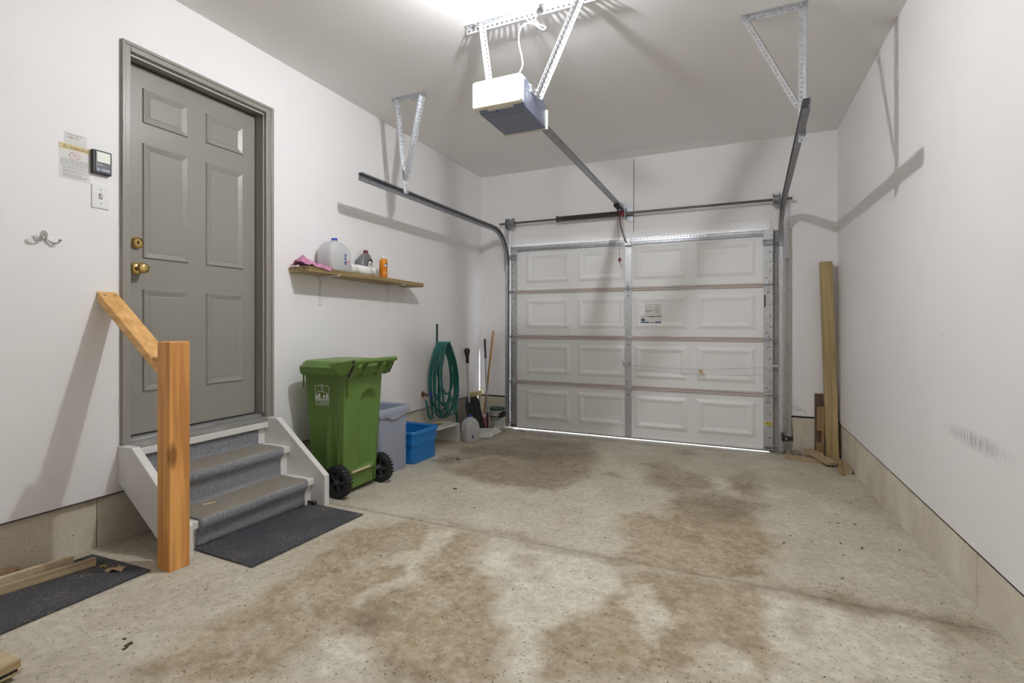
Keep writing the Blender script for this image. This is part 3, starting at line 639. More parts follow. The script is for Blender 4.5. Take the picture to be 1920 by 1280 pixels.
# roller stems
for z in zs[1:4] + [0.075, 1.975]:
    for x0, x1 in ((0.455, 0.372), (3.085, 3.180)):
        mb = MB().cyl((x0, GY - 0.030, z), (x1, GY - 0.030, z), 0.006, seg=8); mb.cyl((x1 - 0.008, GY - 0.030, z), (x1 + 0.008, GY - 0.030, z), 0.020, seg=14)
        mb.build('roller', M['galvd'], g, smooth=True)
for x0, x1 in ((0.424, 0.500), (3.040, 3.118)):          # top roller brackets, end plates, bottom brackets
    mb = MB().box(x0 - 0.006, x1 + 0.002, GY - 0.045, GY - 0.018, 1.955, 1.997); mb.box(x0 - 0.008, x1 + 0.004, GY - 0.055, GY - 0.018, 1.997, 2.002)
    mb.build('top_bracket', M['galvd'], g, bevel=0.002)
    MB().box(x0 - 0.002, x1 + 0.002, GY - 0.022, GY - 0.018, 2.004, 2.102).build('end_plate', M['galv'], g, bevel=0.001)
    mb = MB().box(x0, x1, GY - 0.024, GY - 0.018, 0.03, 0.135); mb.box(x0 - 0.01, x1 + 0.004, GY - 0.050, GY - 0.018, 0.034, 0.040); mb.build('bottom_bracket', M['galv'], g, bevel=0.001)
    MB().cyl(((x0 + x1) / 2 - 0.03, GY - 0.035, 0.05), ((x0 + x1) / 2 + 0.03, GY - 0.035, 0.05), 0.006, seg=8).build('bracket_pin', M['spring'], g)
# perforated top strut
mb = MB(); L_ = 3.040 - 0.500
mb.plate((0.500, GY - 0.024, 2.072), (1, 0, 0), (0, 0, 1), (0, -1, 0), L_, 0.030, 0.002, [((k + 0.5) * L_ / 84, 0.019) for k in range(84)], 0.0052, 1.25)
mb.box(0.500, 3.040, GY - 0.024, GY - 0.001, 2.100, 2.102)
st_ = mb.build('top_strut', M['galv'], g)
MB().box(0.500, 3.040, GY - 0.020, GY - 0.001, 2.046, 2.072).build('strut_flange', M['galvd'], st_)
mb = MB().box(1.740, 1.802, GY - 0.055, GY - 0.018, 2.035, 2.110); mb.box(1.728, 1.812, GY - 0.06, GY - 0.055, 2.030, 2.045); mb.build('opener_bracket', M['galv'], g, bevel=0.002)
# lock: centre handle gear, side bolt, cables, key
mb = MB(); mb.tube([(1.705, GY - 0.04, 0.835), (1.740, GY - 0.045, 0.800), (1.790, GY - 0.040, 0.795)], 0.005, 6); mb.tube([(1.715, GY - 0.04, 0.800), (1.745, GY - 0.045, 0.790), (1.790, GY - 0.04, 0.815)], 0.005, 6)
mb.cyl((1.765, GY - 0.018, 0.80), (1.765, GY - 0.05, 0.80), 0.016, seg=10); mb.build('lock_handle', M['galv'], g, smooth=True)
mb = MB().box(3.068, 3.108, GY - 0.034, GY - 0.018, 0.800, 0.850); mb.box(3.100, 3.190, GY - 0.044, GY - 0.034, 0.812, 0.830); mb.box(3.180, 3.190, GY - 0.05, GY - 0.03, 0.800, 0.842)
mb.build('slide_bolt', M['galv'], g, bevel=0.002)
for (za, zm, zb) in ((0.782, 0.748, 0.808), (0.748, 0.695, 0.735)):
    pts = [(1.80 + t * 1.27, GY - 0.030, za + (zb - za) * t + (zm - (za + zb) / 2) * 4 * t * (1 - t) * 0.6) for t in [k / 16 for k in range(17)]]
    MB().tube(pts, 0.0016, 5).build('lock_cable', M['wire'], g)
kk = MB().cyl((2.487, GY, 0.745), (2.487, GY - 0.030, 0.745), 0.016, seg=12).build('lock_cylinder', M['brass'], g, smooth=True)
mb = MB().box(2.512, 2.514, GY - 0.034, GY - 0.026, 0.665, 0.700).cyl((2.513, GY - 0.028, 0.710), (2.513, GY - 0.031, 0.710), 0.012, seg=10); mb.tube([(2.490, GY - 0.028, 0.745), (2.502, GY - 0.031, 0.725), (2.512, GY - 0.029, 0.716)], 0.002, 5)
mb.build('key', M['chrome'], kk)
MB().tube([(3.050, GY - 0.018, 1.375), (3.050, GY - 0.040, 1.385), (3.050, GY - 0.040, 1.475), (3.050, GY - 0.018, 1.485)], 0.006, 8).build('pull_handle', M['spring'], g, smooth=True)
# stickers on the door
U, V = Vector((1, 0, 0)), Vector((0, 0, 1)); O = Vector((1.898, GY - 0.0060, 1.219))
s1 = MB().box(1.940, 2.105, GY - 0.0052, GY - 0.001, 1.300, 1.424).build('caution_sticker', M['paper'], g)
mb = MB()
for z, a, b in ((1.415, .08, .19), (1.398, .048, .12), (1.390, .048, .115), (1.382, .048, .118), (1.398, .13, .20), (1.388, .13, .20), (1.378, .13, .18), (1.316, .05, .115), (1.326, .06, .10)): mb.rect2(O, U, V, a, b, z - 1.219 - .0018, z - 1.219 + .0018)
mb.rect2(O, U, V, .048, .118, 0.118, 0.145).build('sticker_print', M['inkl'], s1)
mb = MB(); mb.line2(O, U, V, [(0.160 + 0.021 * math.cos(t * .3927), 0.130 + 0.021 * math.sin(t * .3927)) for t in range(16)], 0.004, True); mb.line2(O, U, V, [(0.146, 0.140), (0.174, 0.119)], 0.005).build('sticker_symbol', M['ink'], s1)
s2 = MB().box(1.898, 2.108, GY - 0.0052, GY - 0.001, 1.219, 1.2995).build('caution_sticker', M['paper'], g)
MB().rect2(O, U, V, .0, .21, .070, .0765).build('sticker_print', M['redp'], s2)
MB().rect2(O, U, V, .004, .088, .004, .018).rect2(O, U, V, .148, .206, .004, .018).build('sticker_print', M['bluep'], s2)
MB().rect2(O, U, V, .006, .044, .024, .046).build('sticker_print', mat('navy_print', (.03, .04, .09), .5), s2)
mb = MB(); mb.rect2(O, U, V, .082, .145, .066, .074).rect2(O, U, V, .165, .206, .068, .075).map2([(.016, .050), (.030, .050), (.023, .064)], [(0, 1, 2)], O, U, V).rect2(O, U, V, .095, .140, .004, .010).build('sticker_print', M['inkd'], s2)
s3 = MB().box(3.052, 3.112, GY - 0.0192, GY - 0.018, 0.262, 0.292).build('yellow_sticker', mat('yellow_label', (0.72, 0.58, 0.06), 0.5), g)
O3 = Vector((3.052, GY - 0.0198, 0.262)); MB().rect2(O3, U, V, .012, .022, .011, .020).rect2(O3, U, V, .024, .042, .009, .015).build('sticker_print', M['inkd'], s3)

# ================================================================== TRACKS, SHAFT, OPENER
def sweep_channel(mb, path, inx, half=0.027, depth=0.034, th=0.0022, lip=0.009):
    """C-channel along path [(point, n)] where n is the in-plane normal; opens towards inx (+1/-1 in x)"""
    X_ = Vector((inx, 0, 0))
    def prof(p, n):
        o = [(-half, depth), (-half, 0), (half, 0), (half, depth), (half - lip, depth)]
        i = [(half - lip, depth - th), (half - th, depth - th), (half - th, th), (-half + th, th), (-half + th, depth)]
        return [p + n * a + X_ * (b - depth / 2) for a, b in o + i]
    return mb.rings([prof(Vector(p), Vector(n)) for p, n in path])
def track(side):
    if side == 'L': xa, xb, inx, yend, zt = 0.385, 0.362, 1, 2.775, 2.262
    else: xa, xb, inx, yend, zt = 3.182, 3.105, -1, 2.800, 2.292
    y0 = 5.236; r = 0.36
    t = thing('door_track', ((xa + xb) / 2, 4.0, 0.02), 'galvanised steel door track curving back along the %s' % ('left wall, above the shelf' if side == 'L' else 'right wall, ending near the ceiling bracket'), 'track')
    v = [((xa, y0, z), (0, 1, 0)) for z in (0.03, 1.0, zt - r)]
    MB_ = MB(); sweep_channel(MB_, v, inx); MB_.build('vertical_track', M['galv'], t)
    arc = []
    for k in range(13):
        a = R(90 * k / 12)
        arc.append(((xa + (xb - xa) * 0.05 * k / 12, y0 - r + r * math.cos(a), zt - r + r * math.sin(a)), (0, math.cos(a), math.sin(a))))
    n = 8
    hz = [((xa + (xb - xa) * (0.05 + 0.95 * k / n), (y0 - r) + (yend - (y0 - r)) * k / n, zt), (0, 0, 1)) for k in range(1, n + 1)]
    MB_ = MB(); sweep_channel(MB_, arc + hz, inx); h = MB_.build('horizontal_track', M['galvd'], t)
    bolt = MB().cyl((0, 0, 0), (inx * 0.005, 0, 0), 0.006, seg=8).mesh('track_bolt', M['chrome'])
    for yy in ((yend + 0.03), yend + 0.40, yend + 0.85, yend + 1.5):
        k = (yy - yend) / (y0 - r - yend); xx = xb + (xa - xb) * k
        inst('track_bolt', bolt, h, (xx - inx * 0.014, yy, zt + 0.005))
    # flag bracket and wall angle
    s = -inx
    xo = xa + s * 0.019
    mb = MB().box(min(xo, xo + s * 0.003), max(xo, xo + s * 0.003), y0 - 0.05, D - 0.004, 1.83, 2.13)
    mb.box(min(xo, xo + s * 0.05), max(xo, xo + s * 0.05), D - (0.024 if side == 'R' else 0.0035), D - (0.0205 if side == 'R' else 0.0005), 1.83, 2.42); mb.build('flag_bracket', M['galv'], t)
    mb = MB(); zz = [0.3, 0.85, 1.45]
    mb.plate((xo, D - (0.0205 if side == 'R' else 0.0005), 0.03), (0, 0, 1), (s, 0, 0), (0, -1, 0), 1.8, 0.030, 0.0025, [(z, 0.016) for z in (0.08, 0.3, 0.7, 1.0, 1.45, 1.7)], 0.006)
    mb.build('wall_angle', M['galv'], t)
    for z in zz: MB().box(min(xo, xo + s * .003), max(xo, xo + s * .003), y0 - 0.015, D - 0.021, z, z + 0.05).build('track_bracket', M['galv'], t)
    # diagonal brace at the curve
    mb = MB(); a = Vector((xo + s * 0.004, 5.215, 2.17)); b_ = Vector((xo + s * 0.004, 4.98, 2.262))
    mb.plate(a, (b_ - a).normalized(), Vector((0, (b_ - a).z, -(b_ - a).y)).normalized(), (s, 0, 0), (b_ - a).length, 0.028, 0.002, [((k + .5) * (b_ - a).length / 8, 0.014) for k in range(8)], 0.005)
    mb.build('curve_brace', M['galv'], t)
    return t
track('L'); track('R')

# ---- perforated hanger brackets
def angle_iron(a, b, u, v, w_=0.032, pitch=0.0255, r=0.0048):
    """perforated L section from a to b; flanges along u and v"""
    a, b, u, v = map(Vector, (a, b, u, v)); d = b - a; L_ = d.length; d.normalize()
    u = (u - d * u.dot(d)).normalized(); v = (v - d * v.dot(d)); v = (v - u * v.dot(u)).normalized()
    n = max(2, int(L_ / pitch)); hs = [((k + 0.5) * L_ / n, w_ * 0.55) for k in range(n)]
    mb = MB(); mb.plate(a, d, u, v, L_, w_, 0.002, hs, r, 1.35); mb.plate(a, d, v, u, L_, w_, 0.002, hs, r, 1.35); return mb
boltm = MB().cyl((0, 0, 0), (0, -0.008, 0), 0.008, seg=6).mesh('bolt', M['chrome'])
def bolt_at(parent, p): return inst('bolt', boltm, parent, p)
t = thing('track_hanger', (0.48, 3.18, H), 'perforated V-shaped steel bracket hanging from the ceiling over the shelf', 'bracket')
angle_iron((0.335, 3.190, H), (0.640, 3.190, H), (0, 0, -1), (0, -1, 0)).build('ceiling_angle', M['galv'], t)
angle_iron((0.366, 3.184, H - 0.005), (0.398, 3.262, 2.250), (1, 0, 0), (0, -1, 0), 0.028).build('upright_strap', M['galv'], t)
angle_iron((0.598, 3.186, H - 0.020), (0.408, 3.250, 2.360), (1, 0, 0), (0, -1, 0), 0.034).build('diagonal_strap', M['galv'], t)
for p in ((0.350, 3.158, H - 0.018), (0.60, 3.158, H - 0.018), (0.43, 3.215, 2.43)): bolt_at(t, p)
t = thing('track_hanger', (2.97, 3.14, H), 'perforated triangular steel bracket hanging from the ceiling near the right wall', 'bracket')
angle_iron((2.820, 3.150, H), (3.150, 3.150, H), (0, 0, -1), (0, -1, 0)).build('ceiling_angle', M['galv'], t)
angle_iron((3.140, 3.146, H - 0.004), (3.140, 3.146, 2.215), (-1, 0, 0), (0, -1, 0), 0.034).build('upright_strap', M['galv'], t)
angle_iron((2.860, 3.144, H - 0.022), (3.118, 3.144, 2.420), (-1, 0, 0), (0, 1, 0), 0.032).build('diagonal_strap', M['galv'], t)
for p in ((2.835, 3.130, H - 0.012), (2.865, 3.130, H - 0.03), (3.12, 3.130, H - 0.012)): bolt_at(t, p)

# ---- torsion shaft
SZ, SY = 2.372, 5.222
t = thing('torsion_shaft', (1.77, SY, SZ), 'steel torsion shaft with one dark coil spring above the garage door', 'torsion shaft')
MB().cyl((0.290, SY, SZ), (3.275, SY, SZ), 0.0127, seg=16).build('shaft', M['steel'], t, smooth=True)
pts = []; n = 92
for k in range(n * 10 + 1):
    a = 2 * math.pi * k / 10; pts.append((1.030 + 0.665 * k / (n * 10), SY + 0.026 * math.cos(a), SZ + 0.026 * math.sin(a)))
MB().tube(pts, 0.0036, 5).build('spring', M['spring'], t, smooth=True)
MB().lathe([(0.014, -0.03), (0.034, -0.03), (0.038, -0.018), (0.030, -0.010), (0.026, 0.03)], (1.022, SY, SZ), 'X', 16).build('winding_cone', M['spring'], t, smooth=True)
MB().lathe([(0.014, -0.05), (0.030, -0.05), (0.034, 0.00), (0.036, 0.012), (0.014, 0.012)], (1.735, SY, SZ), 'X', 16).build('fixed_cone', M['red'], t, smooth=True)
mb = MB().box(1.747, 1.752, SY - 0.045, D - 0.016, SZ - 0.055, SZ + 0.055); mb.box(1.752, 1.815, D - 0.020, D - 0.016, SZ - 0.075, SZ + 0.075); mb.build('centre_bracket', M['galvd'], t, bevel=0.001)
for xc, s in ((0.440, 1), (3.150, -1)):
    MB().lathe([(0.016, -0.034), (0.058, -0.034), (0.060, -0.028), (0.046, -0.022), (0.046, 0.016), (0.060, 0.022), (0.060, 0.030), (0.026, 0.034), (0.016, 0.034)], (xc, SY, SZ), 'X', 24).build('cable_drum', M['galvd'], t, smooth=True)
    xb = xc - s * 0.052
    mb = MB().box(xb - 0.0015, xb + 0.0015, SY - 0.05, D - 0.003, SZ - 0.06, SZ + 0.05); mb.box(min(xb, xb - s * 0.05), max(xb, xb - s * 0.05), D - 0.006, D - 0.003, SZ - 0.06, SZ + 0.05); mb.build('end_bearing_plate', M['galvd'], t)
    MB().tube([(xc - s * 0.01, SY + 0.045, SZ), (xc - s * 0.014, SY + 0.022, 1.2), (xc - s * 0.018, SY + 0.012, 0.06)], 0.0016, 5).build('lift_cable', M['wire'], t)

# ---- opener
BX0, BX1, BY0, BY1, BZ0, BZ1 = 1.494, 1.764, 2.425, 2.765, 2.372, 2.530
t = thing('garage_door_opener', (1.63, 2.6, BZ0), 'slate garage door opener with bright white light lens, hung from the ceiling', 'door opener')
mb = MB().prism([(BY0 + 0.03, BZ1), (BY1 - 0.03, BZ1), (BY1, BZ1 - 0.03), (BY1, BZ0), (BY0 + 0.02, BZ0), (BY0, BZ0 + 0.02), (BY0, BZ1 - 0.01)], 'X', BX0, BX1)
body = mb.build('motor_housing', M['motor'], t, bevel=0.006, seg=3)
MB().rings([rrect(BX0 + 0.020, BX1 - 0.020, BY0 + 0.060, BY1 - 0.035, 0.01, BZ0 - 0.0005, 3, 1), rrect(BX0 + 0.024, BX1 - 0.024, BY0 + 0.064, BY1 - 0.039, 0.01, BZ0 - 0.003, 3, 1)], cap0=False).build('bottom_cover', M['motor'], body)
MB().box(BX0 - 0.006, BX1 + 0.012, BY1 - 0.004, BY1 + 0.010, BZ0 - 0.006, BZ1 - 0.05).build('front_plate', M['cream'], t, bevel=0.004)
LX0, LX1 = 1.462, 1.760
def lens_ring(y, ins): return [Vector((p.x, y, p.y)) for p in rrect(LX0 + ins, LX1 - ins, 2.390 + ins * 0.7, 2.542 - ins * 0.7, 0.014, 0, 4, 1)]
mb = MB(); mb.rings([lens_ring(2.472, 0.0), lens_ring(2.418, 0.0), lens_ring(2.403, 0.006), lens_ring(2.397, 0.020)])
mb.build('light_lens', M['lens'], t, smooth=True, angle=40)
MB().box(1.55, 1.70, 2.418, 2.45, 2.380, 2.392).build('lens_latch', M['cream'], t, bevel=0.002)
MB().lathe([(0.004, 0), (0.007, 0.0), (0.007, 0.006), (0.004, 0.008)], (1.605, 2.432, 2.369), 'Z', 10).build('learn_button', M['bluep'], t)
mb = MB(); O = Vector((BX1 + 0.0015, 2.445, 2.440)); U, V = Vector((0, 1, 0)), Vector((0, 0, 1))     # pale strokes of the side lettering
for a, b, c, d in ((0, .002, .003, .020), (.004, .012, .003, .006), (.011, .013, .0, .020), (.016, .018, .002, .020), (.021, .023, .0, .020), (.026, .028, .0, .020), (0, .026, -.008, -.0045), (.020, .024, -.016, -.010), (.028, .031, -.018, -.012)): mb.rect2(O, U, V, a, b, c, d)
mb.rect2(O, U, V, .012, .092, .036, .0385).build('side_lettering', M['whitep'], body)
MB().box(BX1, BX1 + 0.004, 2.52, 2.60, 2.485, 2.525).build('side_bracket', M['galv'], t, bevel=0.001)
MB().box(BX0 - 0.004, BX0, 2.55, 2.63, 2.485, 2.535).build('side_bracket', M['galv'], t, bevel=0.001)
MB().tube(catmull([(BX1 + 0.004, 2.480, 2.508), (BX1 + 0.012, 2.492, 2.505), (BX1 + 0.010, 2.498, 2.490), (BX1 + 0.003, 2.500, 2.480)], 5), 0.0022, 6).build('antenna_wire', M['plastic'], t)
# drive rail: T-section with bottom channel
RX = 1.698
mb = MB().box(RX - 0.024, RX + 0.024, BY1 + 0.008, 5.165, 2.432, 2.4365); mb.box(RX - 0.0045, RX + 0.0045, BY1 + 0.008, 5.165, 2.4365, 2.470)
mb.box(RX - 0.024, RX - 0.0205, BY1 + 0.008, 5.165, 2.4365, 2.444).box(RX + 0.0205, RX + 0.024, BY1 + 0.008, 5.165, 2.4365, 2.444)
rail = mb.build('drive_rail', M['galvd'], t)
MB().tube([(RX + 0.014, BY1 + 0.01, 2.455), (RX + 0.014, 5.14, 2.455)], 0.005, 6).build('drive_chain', M['spring'], rail)
cl = MB().cyl((RX - .024, 0, 2.434), (RX - .024, 0, 2.434 - .004), .004, seg=6)
for yy in (3.02, 3.30, 3.62, 4.1, 4.55): MB().cyl((RX - .012, yy, 2.4315), (RX - .012, yy, 2.4285), .0042, seg=8).build('rail_rivet', M['chrome'], rail)
mb = MB().box(1.678, 1.718, 5.150, 5.290, 2.430, 2.434).box(1.678, 1.682, 5.150, 5.296, 2.434, 2.474).box(1.714, 1.718, 5.150, 5.296, 2.434, 2.474).box(1.675, 1.745, 5.292, 5.296, 2.40, 2.50)
mb.build('header_bracket', M['galvd'], t)
MB().lathe([(0.008, -0.016), (0.024, -0.016), (0.024, -0.012), (0.018, -0.010), (0.018, 0.010), (0.024, 0.012), (0.024, 0.016), (0.008, 0.016)], (RX, 5.19, 2.452), 'X', 16).build('idler_pulley', M['spring'], t, smooth=True)
mb = MB().box(RX - 0.030, RX + 0.030, 5.02, 5.13, 2.405, 2.432); mb.box(RX - 0.006, RX + 0.006, 5.07, 5.12, 2.37, 2.405); mb.build('trolley', M['black'], t, bevel=0.004)
MB().tube(catmull([(RX + 0.005, 5.10, 2.385), (1.715, 5.130, 2.24), (1.738, 5.175, 2.12), (1.768, 5.215, 2.055)], 6), 0.0065, 6).build('door_arm', M['spring'], t, smooth=True)
mb = MB().plate((1.716, 5.140, 2.20), Vector((0.03, 0.045, -0.13)).normalized(), (1, 0, 0), (0, -1, 0), 0.14, 0.018, 0.003, [(0.02 * k + 0.01, 0.009) for k in range(7)], 0.0032); mb.build('door_arm', M['galvd'], t)
MB().tube([(1.685, 5.09, 2.405), (1.690, 5.09, 2.38), (1.708, 5.12, 1.893)], 0.0022, 6).build('release_cord', M['red'], t)
mb = MB().box(1.692, 1.726, 5.113, 5.125, 1.862, 1.882).box(1.704, 1.714, 5.114, 5.124, 1.838, 1.862).box(1.699, 1.719, 5.113, 5.125, 1.882, 1.894); mb.build('release_handle', M['red'], t, bevel=0.003)

# ---- opener hanger
t = thing('opener_hanger', (1.72, 2.59, H), 'perforated angle-iron hanger carrying the opener, screwed across the ceiling', 'bracket')
angle_iron((1.322, 2.600, H), (2.130, 2.600, H), (0, 0, -1), (0, -1, 0), 0.036, 0.030, 0.0066).build('ceiling_angle', M['galv'], t)
angle_iron((1.420, 2.594, H - 0.015), (1.484, 2.594, 2.500), (1, 0, 0), (0, -1, 0), 0.030).build('hanging_strap', M['galv'], t)
angle_iron((2.010, 2.594, H - 0.010), (1.772, 2.594, 2.480), (1, 0, 0), (0, -1, 0), 0.036).build('hanging_strap', M['galv'], t)
for p in ((1.40, 2.562, H - .012), (1.432, 2.562, H - 0.022), (1.995, 2.562, H - .02), (1.785, 2.562, 2.505)): bolt_at(t, p)

# ---- outlet, plug and cord
t = thing('ceiling_outlet', (1.79, 2.50, H), 'small white ceiling outlet above the opener with a plug in it', 'outlet')
MB().box(1.755, 1.825, 2.44, 2.555, H - 0.006, H).build('cover_plate', M['plastic'], t, bevel=0.002)
MB().rings([rrect(1.772, 1.808, 2.505, 2.541, 0.006, H - 0.006, 3, 1), rrect(1.772, 1.808, 2.505, 2.541, 0.006, H - 0.030, 3, 1), rrect(1.782, 1.798, 2.515, 2.531, 0.006, H - 0.052, 3, 1)]).build('plug', M['plastic'], t, smooth=True)
cp = [(1.790, 2.523, 2.928), (1.788, 2.545, 2.905), (1.765, 2.560, 2.895), (1.735, 2.570, 2.935), (1.722, 2.570, 2.950), (1.712, 2.570, 2.935), (1.735, 2.575, 2.905), (1.800, 2.575, 2.872), (1.832, 2.575, 2.850),
      (1.815, 2.580, 2.845), (1.770, 2.580, 2.880), (1.740, 2.580, 2.900), (1.700, 2.580, 2.900), (1.672, 2.580, 2.868), (1.672, 2.575, 2.800), (1.690, 2.570, 2.720), (1.700, 2.560, 2.665), (1.695, 2.540, 2.620), (1.675, 2.520, 2.570), (1.670, 2.510, 2.530)]
tag(MB().tube(catmull(cp, 6), 0.0042, 8).build('power_cord', M['wire'], smooth=True), 'looped pale grey power cord running from the ceiling outlet to the opener', 'cord')

GB = mat('glowing_bulb', (0.97, 0.98, 1.0), 0.5, emit=40.0); GB.cycles.emission_sampling = 'NONE'
# ---- ceiling lamp (just above the top edge of the picture); the garage's only lamp
BL = Vector((1.80, 2.09, 2.875))
t = thing('ceiling_lamp', (BL.x, BL.y, H), 'bare bulb in a white porcelain ceiling holder', 'lamp')
MB().lathe([(0.055, H), (0.055, H - 0.010), (0.035, H - 0.025), (0.024, H - 0.030), (0.024, H - 0.048), (0.018, H - 0.048)], (BL.x, BL.y, 0), 'Z', 24).build('lamp_holder', M['plastic'], t, smooth=True)
MB().lathe([(0.012, 0.056), (0.013, 0.036), (0.018, 0.020), (0.023, 0.006), (0.0235, -0.006), (0.020, -0.016), (0.012, -0.023), (0.003, -0.025)], (BL.x, BL.y, BL.z), 'Z', 20).build('bulb', GB, t, smooth=True)
lp = bpy.data.lights.new('bulb_light', 'POINT'); lp.energy = BULB_POWER; lp.color = BULB_COLOR; lp.shadow_soft_size = 0.026; lp.use_soft_falloff = False
lo = bpy.data.objects.new('bulb_light', lp); COL.objects.link(lo); lo.parent = t; lo.location = BL - Vector((BL.x, BL.y, H))

# ================================================================== STEPS, HANDRAIL, MATS
t = thing('staircase', (0.26, 1.88, 0.115), 'three white wooden steps with grey ribbed carpet runner below the entry door', 'steps')
for y0, y1 in ((1.445, 1.483), (2.283, 2.321)):
    zl = zf((y0 + y1) / 2)
    MB().prism([(0.001, 0.611), (0.112, 0.611), (0.515, 0.292), (0.515, zl), (0.405, zl), (0.001, 0.432)], 'Y', y0, y1).build('stringer', M['white'], t, bevel=0.003)
def wbox(name, x0, x1, z0, z1): return MB().box(x0, x1, 1.4835, 2.2825, z0, z1).build(name, M['white'], t, bevel=0.004)
wbox('tread', 0.0, 0.036, 0.548, 0.584); wbox('tread', 0.004, 0.232, 0.408, 0.446); wbox('tread', 0.190, 0.432, 0.232, 0.270)
wbox('riser', 0.001, 0.008, 0.446, 0.548); wbox('riser', 0.188, 0.205, 0.270, 0.408); wbox('riser', 0.388, 0.405, 0.112, 0.232)
# carpet runner: one strip following risers, treads and nosings
prof = [(0.0135, 0.545), (0.0135, 0.452)]
def nose(xr, xn, zt, zb):
    pts = [(xn - 0.016, zt)] + [(xn - 0.016 + 0.016 * math.sin(R(a)), zt - 0.016 + 0.016 * math.cos(R(a))) for a in (30, 60, 90)]
    pts += [(xn, zt - 0.030), (xn - 0.003, zt - 0.046), (xn - 0.018, zt - 0.060), (xr + 0.004, zt - 0.075), (xr, zt - 0.10), (xr, zb)]
    return pts
prof += [(0.03, 0.4515)] + nose(0.2115, 0.241, 0.4525, 0.279) + [(0.228, 0.2765)] + nose(0.4115, 0.441, 0.2765, zf(1.9) + 0.004)
pp = []                                             # refine for a soft sag
for a, b in zip(prof, prof[1:]):
    k = max(1, int(math.hypot(a[0] - b[0], a[1] - b[1]) / 0.02)); pp += [(a[0] + (b[0] - a[0]) * i / k, a[1] + (b[1] - a[1]) * i / k) for i in range(k)]
pp.append(prof[-1])
mb = MB(); ys = [1.562 + (2.225 - 1.562) * i / 40 for i in range(41)]; vs = []; fs = []
for i, y in enumerate(ys):
    for j, (x, z) in enumerate(pp):
        nz = noise.noise(Vector((x * 14, y * 5, z * 14)))
        vs.append((x + 0.0025 * nz, y + 0.004 * noise.noise(Vector((z * 7, x * 7, 3 if i < 20 else 9))) * (i in (0, 40)), z + 0.0018 * nz + ((zf(y) - zf(1.9)) if j == len(pp) - 1 else 0)))
n = len(pp)
for i in range(40):
    for j in range(n - 1): fs.append((i * n + j, i * n + j + 1, (i + 1) * n + j + 1, (i + 1) * n + j))
o = mb.add(vs, fs).build('carpet_runner', M['carpet'], t, smooth=True, angle=180)
so = o.modifiers.new('thick', 'SOLIDIFY'); so.thickness = 0.005; so.offset = 0
mb = MB().cyl((0.405, 2.262, 0.128), (0.445, 2.262, 0.126), 0.009, seg=10); mb.lathe([(0.010, 0), (0.014, 0.004), (0.014, 0.018), (0.008, 0.024)], (0.440, 2.262, 0.126), 'X', 12); mb.build('rubber_bumper', M['black'], t, smooth=True)

t = thing('stair_handrail', (0.512, 1.397, zf(1.397)), 'stained cedar handrail and square post beside the entry steps', 'handrail')
PX0, PX1, PY0, PY1 = 0.468, 0.556, 1.353, 1.441
zr = lambda x: 1.372 - 0.715 * x
mb = MB().box(PX0, PX1, PY0, PY1, zf(1.397) - 0.001, 1.137).build('post', M['stain'], t, bevel=0.004)
poly = [(0.001, zr(0.0)), (PX0 - 0.0, zr(PX0)), (PX0, zr(PX0) - 0.046), (0.001, zr(0) - 0.046)]
poly = [(0.001, zr(0.0)), (0.405, zr(0.405)), (0.430, zr(0.43) - 0.016), (PX0, zr(PX0) - 0.010), (PX0, zr(PX0) - 0.048), (0.001, zr(0) - 0.048)]
MB().prism(poly, 'Y', PY0 + 0.002, PY1 - 0.002).build('rail', M['railw'], t, bevel=0.005)
for yy in (1.375, 1.419):
    p = Vector((0.028, yy, zr(0.028))); nn = Vector((0.715, 0, 1)).normalized()
    MB().cyl(p - nn * 0.002, p + nn * 0.0025, 0.0075, seg=12).build('screw_plug', M['shelfw'], t)

def mat_slab(corners, label):
    c = [Vector((x, y, zf(y))) for x, y in corners]; n = 14; vs = []; fs = []
    for i in range(n + 1):
        for j in range(n + 1):
            a = c[0].lerp(c[1], j / n); b = c[3].lerp(c[2], j / n); p = a.lerp(b, i / n); p.z = zf(p.y) + 0.009
            vs.append(p)
    for i in range(n):
        for j in range(n): fs.append((i * (n + 1) + j, i * (n + 1) + j + 1, (i + 1) * (n + 1) + j + 1, (i + 1) * (n + 1) + j))
    o = MB().add(vs, fs).build('rubber_mat', M['rubber']); s = o.modifiers.new('thick', 'SOLIDIFY'); s.thickness = 0.006; s.offset = -1
    return tag(o, label, 'mat')
mat_slab([(0.424, 1.545), (0.832, 1.536), (0.822, 2.268), (0.424, 2.272)], 'black speckled rubber mat in front of the carpeted steps')
mat_slab([(0.08, 0.20), (0.555, 0.20), (0.472, 1.325), (0.072, 1.305)], 'black speckled rubber mat left of the handrail post, under the wood strips')

# ------------------------------------------------------------------ loose wood at the lower left
def strip(name, p, q, w_, h_, m, label, cat, roll=0):
    p, q = Vector(p), Vector(q); Mx = frame(p, q - p, (0, 0, 1)) @ Matrix.Rotation(R(roll), 4, 'X')
    o = MB().box(0, (q - p).length, -w_ / 2, w_ / 2, 0, h_).build(name, m, bevel=0.0015)
    o.matrix_world = Mx; return tag(o, label, cat)
zm = lambda y: zf(y) + 0.0095
strip('wood_strip', (0.128, 0.45, zm(.45)), (0.212, 1.246, zm(1.246)), 0.022, 0.034, M['lumberx'], 'brown wood strip lying on edge on the mat left of the handrail', 'wood strip')
strip('wood_strip', (0.070, 0.45, zm(.45)), (0.125, 1.205, zm(1.205)), 0.020, 0.042, M['palew'], 'pale cream wood strip lying on the mat nearest the left wall', 'wood strip')
o = MB().tube(catmull([(0.005, 0.55, zf(.55) + .028), (0.02, 0.85, zf(.85) + .026), (0.022, 1.02, zf(1.02) + .024), (0.020, 1.075, zf(1.075) + .018)], 5), lambda u: 0.024 if u < 0.8 else 0.024 - (u - 0.8) * 0.06, 10).build('wood_log', M['mwood'], smooth=True)
